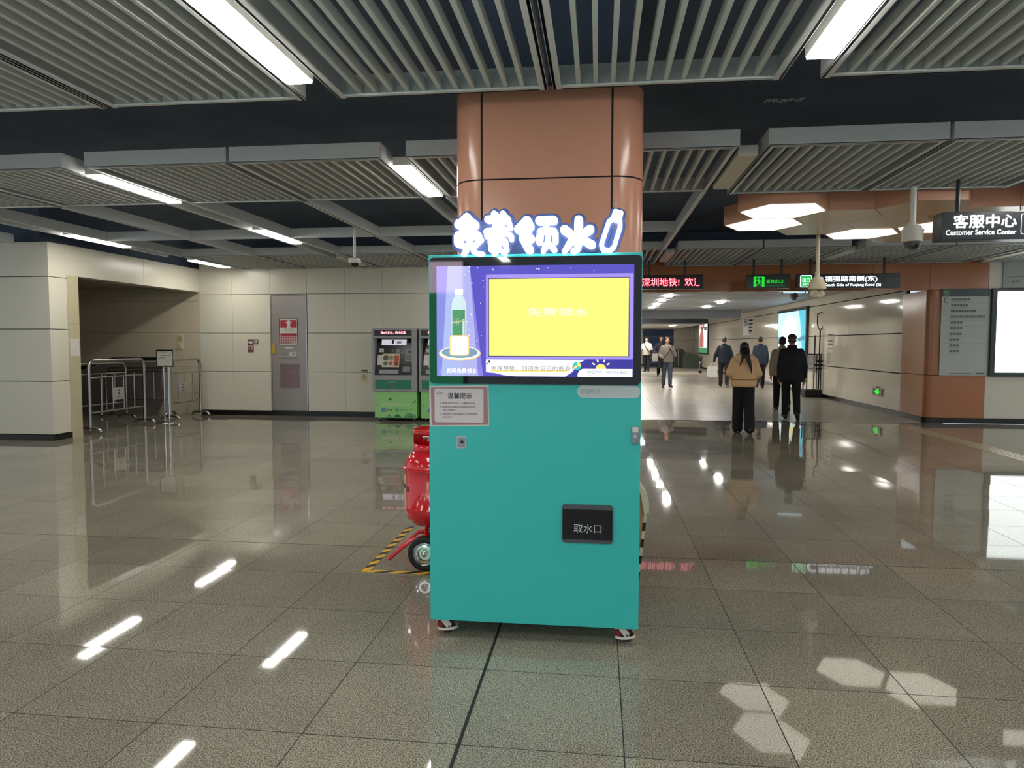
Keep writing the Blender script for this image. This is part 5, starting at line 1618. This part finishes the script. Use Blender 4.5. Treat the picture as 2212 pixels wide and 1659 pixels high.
    # hair
    if style == 'short':
        Q = [('e', HP((0, -0.022, 0.045)), (0.081, 0.092, 0.083), R), ('e', HP((0, -0.050, -0.005)), (0.070, 0.058, 0.062), R)]
    elif style == 'balding':
        Q = [('e', HP((0, -0.030, 0.030)), (0.082, 0.088, 0.080), R), ('e', HP((0, -0.052, -0.012)), (0.072, 0.056, 0.060), R)]
    else:
        Q = [('e', HP((0, -0.020, 0.035)), (0.088, 0.100, 0.095), R), ('e', HP((0, -0.050, -0.045)), (0.092, 0.075, 0.10), R),
             ('l', [(hx + 0.01, hy - 0.165, tz(1.45), 0.075, 0.05), (hx, hy - 0.10, tz(1.53), 0.095, 0.065), (hx, hy - 0.05, tz(1.60), 0.085, 0.07)]),
             ('c', (hx - 0.04, hy - 0.185, tz(1.455)), (hx - 0.062, hy - 0.232, tz(1.37)), 0.030, 0.020), ('c', (hx - 0.062, hy - 0.232, tz(1.37)), (hx - 0.105, hy - 0.222, tz(1.255)), 0.020, 0.007),
             ('c', (hx + 0.03, hy - 0.185, tz(1.46)), (hx + 0.065, hy - 0.238, tz(1.36)), 0.050, 0.040), ('c', (hx + 0.065, hy - 0.238, tz(1.36)), (hx + 0.10, hy - 0.236, tz(1.24)), 0.040, 0.026), ('c', (hx + 0.10, hy - 0.236, tz(1.24)), (hx + 0.12, hy - 0.226, tz(1.12)), 0.026, 0.009)]
    if not cap:
        blob('hair', t, hair, Q, 0.009, 2, k)
    else:
        blob('hair', t, hair, [('e', HP((0, -0.045, -0.005)), (0.074, 0.062, 0.060), R)], 0.009, 2, k)
        Q = [('e', HP((0, -0.012, 0.062)), (0.086, 0.100, 0.068), R), ('l', [(*HP((0, -0.012, 0.028)), 0.087, 0.101), (*HP((0, -0.012, 0.055)), 0.087, 0.101)])]
        blob('cap', t, cap, Q, 0.008, 2, k)
        blob('cap_brim', t, cap, [('e', HP((0, 0.105, 0.034)), (0.072, 0.065, 0.010), R)], 0.006, 1, k)
    # trousers
    Q = [('l', [(sway, 0, tz(0.80), 0.165, 0.115), (sway, 0, tz(0.90), 0.172, 0.120), (sway, 0, tz(1.0), 0.155, 0.108)])]
    for j in J:
        foot = j[2] + Vector((0, 0, 0.0))
        Q += [('c', j[0], j[1], 0.105 + wide * 0.3, 0.078 + wide * 0.8), ('c', j[1], foot + (j[1] - foot) * 0.04, 0.078 + wide * 0.8, 0.066 + wide)]
        if wide:
            Q += [('c', j[1] * 0.5 + foot * 0.5, foot + Vector((0, -0.01, -0.015)), 0.078 + wide * 0.9, 0.070 + wide)]
    blob('trousers', t, bottom, Q, 0.012, 3, k)
    # shoes
    for j in J:
        Q = [('c', j[4], j[3], 0.045, 0.040), ('c', j[2] + (j[4] - j[2]) * 0.3, j[4] + (j[3] - j[4]) * 0.25, 0.046, 0.044)]
        so = blob('shoe', t, shoes[0], Q, 0.009, 2, k)
        if len(shoes) > 1:
            dn = Vector((0, 0, -0.022))
            blob('sole', so, shoes[1], [('c', j[4] + dn + Vector((0, -0.012, 0)), j[3] + dn + Vector((0, 0.012, 0)), 0.026, 0.024)], 0.008, 1, k)
    # jacket
    g = puffy
    Q = [('l', [(sway, 0, tz(hem), 0.185 * jw + g, 0.135 + g), (sway, 0, tz(hem + 0.03), 0.195 * jw + g * 1.3, 0.145 + g * 1.2), (sway, ly * 0.3, tz(1.02), 0.192 * jw + g * 1.4, 0.148 + g * 1.2), (sway, ly * 0.5, tz(1.15), 0.196 * jw + g * 1.4, 0.150 + g),
                 (sway, ly * 0.8, tz(1.28), 0.200 * jw + g, 0.138 + g), (sway, ly * 0.9, tz(1.34), 0.178 * jw + g * 0.7, 0.120 + g * 0.6), (sway, ly * 0.95, tz(1.39), 0.138 * jw + g * 0.4, 0.100 + g * 0.3), (sway, ly, tz(1.43), 0.098, 0.085), (sway, ly, tz(1.465), 0.076, 0.076)])]
    for (sh, el, wr), s_ in zip(A, (-1, 1)):
        s2 = sh + Vector((s_ * (-0.005 + 0.03 * (jw - 1)) + s_ * 0.006, 0, -0.010))
        Q += [('c', s2, el, 0.074 + g * 0.8, 0.064 + g), ('c', el, el + (wr - el) * 0.90, 0.066 + g, 0.046 + g * 0.5)]
    jo = blob('jacket', t, top, Q, 0.012, 4, k)
    if collar:
        blob('collar', jo, top, [('l', [(hx, hy - 0.008, tz(1.42), 0.088 + g, 0.082 + g), (hx, hy - 0.008, tz(1.485 + g * 0.6), 0.074 + g, 0.072 + g)])], 0.010, 2, k)
    return t, k, tz

M_NAVY = mat('black_navy_cloth', '#10121a', rough=0.8, noise=0.2, nscale=25)
M_BLKC = mat('black_cloth', '#0d0d0f', rough=0.85, noise=0.2, nscale=25)
M_TANP = mat('tan_puffer_nylon', '#d6ae7e', rough=0.55, noise=0.08, nscale=18)
M_KHK = mat('khaki_jacket_cloth', '#a4957a', rough=0.8, noise=0.12, nscale=15)
M_DKB = mat('dark_blue_cloth', '#27303f', rough=0.75, noise=0.15, nscale=15)
M_NVY2 = mat('deep_navy_cloth', '#171c2a', rough=0.8, noise=0.15, nscale=20)
M_JEAN = mat('washed_blue_denim', '#3c4654', rough=0.8, noise=0.2, nscale=25)
M_BRN = mat('dark_plum_trousers', '#241a1e', rough=0.85, noise=0.15, nscale=20)
M_GRYJ = mat('grey_jacket_cloth', '#6f6762', rough=0.75, noise=0.12, nscale=15)
M_OFFW = mat('off_white_jacket', '#b9b4aa', rough=0.7, noise=0.1, nscale=15)
M_SHW = mat('pale_sneaker', '#c9c6be', rough=0.5, noise=0.1)
M_SHD = mat('dark_shoe', '#1b1a1c', rough=0.5, noise=0.1)

def hang(s_, fwd=0.0, out=0.06):
    return ((s_ * out, 0.02 * fwd - 0.02, -0.29), (s_ * (out + 0.01), 0.10 * fwd + 0.02, -0.53))

# woman in the tan puffer jacket
t, k, tz = person('woman with long black hair walking away in a short tan puffer jacket', (2.386, 12.02, 0), 1.475, -0.10,
    [(6, 4), (-9, 14)], [((-0.085, -0.02, -0.23), (-0.01, 0.16, -0.33)), ((0.085, -0.02, -0.24), (0.02, 0.16, -0.34))],
    M_TANP, M_BLKC, (M_SHD, M_SHW), style='long', jw=1.0, hem=0.86, puffy=0.033, wide=0.030, collar=True)
blob('hood', t, M_TANP, [('e', (0, -0.115, tz(1.395)), (0.165, 0.085, 0.105)), ('c', (-0.13, -0.06, tz(1.43)), (0.13, -0.06, tz(1.43)), 0.06, 0.06)], 0.011, 4, k)
b = B(); b.tube([Vector((0.222 * 1.13 * math.cos(a), 0.185 * math.sin(a), tz(1.005))) * k for a in [2 * PI * i / 40 for i in range(40)]], 0.008 * k, mat('tan_puffer_seam', '#8d693f', rough=0.6), 8, closed=True)
b.out('quilting_seam', t)
# man in black with a cap
person('man in dark cap and black coat walking away before the cyan light box', (3.735, 14.30, 0), 1.64, -0.15,
    [(10, 6), (-10, 16)], [((-0.055, -0.03, -0.28), (-0.07, 0.03, -0.52)), ((0.075, -0.02, -0.28), (0.10, 0.03, -0.52))],
    M_NAVY, M_BLKC, (M_SHD,), style='short', hair=HAIRG, jw=1.14, hem=0.74, puffy=0.012, cap=mat('olive_black_cap', '#2b2a24', rough=0.8), collar=True)
# man in khaki jacket
person('bareheaded man in a khaki tan jacket walking beside the man in the cap', (4.05, 16.30, 0), 1.64, -0.12,
    [(8, 5), (-16, 24)], [hang(-1, 0.3), hang(1, -0.3)], M_KHK, M_BLKC, (M_SHD, M_SHW), style='short', jw=1.05, hem=0.80, puffy=0.006)
# man in blue jacket
person('man in a blue grey jacket with pale socks walking beyond the woman in tan', (5.36, 24.4, 0), 1.72, -0.12,
    [(-20, 30), (12, 6)], [hang(-1, -0.6), hang(1, 0.6)], M_DKB, M_BRN, (M_SHD, M_SHW), style='short', jw=1.02, hem=0.78)
# man in navy with white bag
t, k, tz = person('man in a dark navy jacket and plum trousers holding a white carrier bag', (4.255, 24.8, 0), 1.68, -0.12,
    [(10, 6), (-8, 12)], [((-0.13, -0.02, -0.26), (-0.17, 0.05, -0.50)), hang(1, 0.2, 0.10)], M_NVY2, M_BRN, (M_SHD, M_SHW), style='short', jw=1.10, hem=0.80, hair=HAIRG)
def bag(label, at, sz, M):
    o = thing('carrier_bag', label, 'bag', at)
    w_, d_, h_ = sz
    b = B()
    b.rings([[Vector((sx * w_ * q_, sy * d_ * q_, z)) for sx, sy in ((-.5, -.5), (.5, -.5), (.5, .5), (-.5, .5))] for z, q_ in ((0, 0.92), (h_ * 0.3, 1.0), (h_ * 0.8, 0.98), (h_, 0.95))], M)
    b.out('bag_body', o, recalc=True)
    for sy in (-1, 1):
        B().tube([(-w_ * 0.25, sy * d_ * 0.4, h_ - 0.02), (-w_ * 0.15, sy * d_ * 0.2, h_ + 0.10), (w_ * 0.15, sy * d_ * 0.2, h_ + 0.10), (w_ * 0.25, sy * d_ * 0.4, h_ - 0.02)], 0.008, M, 8).out('handle', o)
bag('white carrier bag in the left hand of the man in the navy jacket', (3.88, 24.86, 0.34), (0.32, 0.14, 0.36), mat('white_bag_plastic', '#d6d2ca', rough=0.5))
# facing man
t, k, tz = person('man in grey jacket and jeans walking towards the viewer, hand at mouth', (2.276, 24.05, 0), 1.68, PI + 0.1,
    [(7, 5), (-6, 8)], [((-0.10, 0.06, -0.26), (0.09, 0.20, -0.02)), ((0.10, -0.02, -0.27), (0.06, 0.20, -0.34))],
    M_GRYJ, M_JEAN, (M_SHD,), style='short', jw=1.08, hem=0.84)
b = B()
b.tube([Vector(p) * k for p in ((-0.15, 0.10, tz(1.40)), (-0.02, 0.185, tz(1.20)), (0.14, 0.165, tz(1.0)), (0.20, 0.08, tz(0.90)))], 0.014 * k, M_BLKC, 8)
b.out('bag_strap', t)
b = B(); b.box(Vector((0.235, 0.03, tz(0.80))) * k, (0.10, 0.24, 0.30), M_BLKC, 0.03); b.out('shoulder_bag', t)
# man behind him
person('man in a dark navy top walking towards the viewer behind the man in grey', (2.80, 32.4, 0), 1.80, PI,
    [(10, 8), (-10, 12)], [hang(-1, 0.4, 0.09), ((0.13, 0.04, -0.27), (0.12, 0.20, -0.40))], M_NVY2, M_BLKC, (M_SHD, M_SHW), style='short', jw=1.05, hem=0.84)
bag('pale carrier bag held by the man in navy behind the man in grey', (2.50, 32.0, 0.70), (0.26, 0.16, 0.34), mat('pale_bag_plastic', '#a9a6a0', rough=0.5))
# person at the machine edge
t, k, tz = person('person in off white jacket with black shoulder bag, far down the passage', (2.52, 37.8, 0), 1.78, PI - 0.3,
    [(5, 4), (-5, 6)], [hang(-1, 0.3, 0.08), ((0.13, 0.02, -0.26), (0.06, 0.22, -0.22))], M_OFFW, M_NVY2, (M_SHD, M_SHW), style='short', jw=1.12, hem=0.82, puffy=0.01)
b = B(); b.tube([Vector(p) * k for p in ((0.12, 0.12, tz(1.42)), (0.0, 0.19, tz(1.2)), (-0.16, 0.16, tz(1.0)))], 0.02 * k, M_BLKC, 8); b.out('bag_strap', t)
b = B(); b.box(Vector((-0.27, 0.06, tz(0.92))) * k, (0.16, 0.26, 0.36), M_BLKC, 0.03); b.out('shoulder_bag', t)
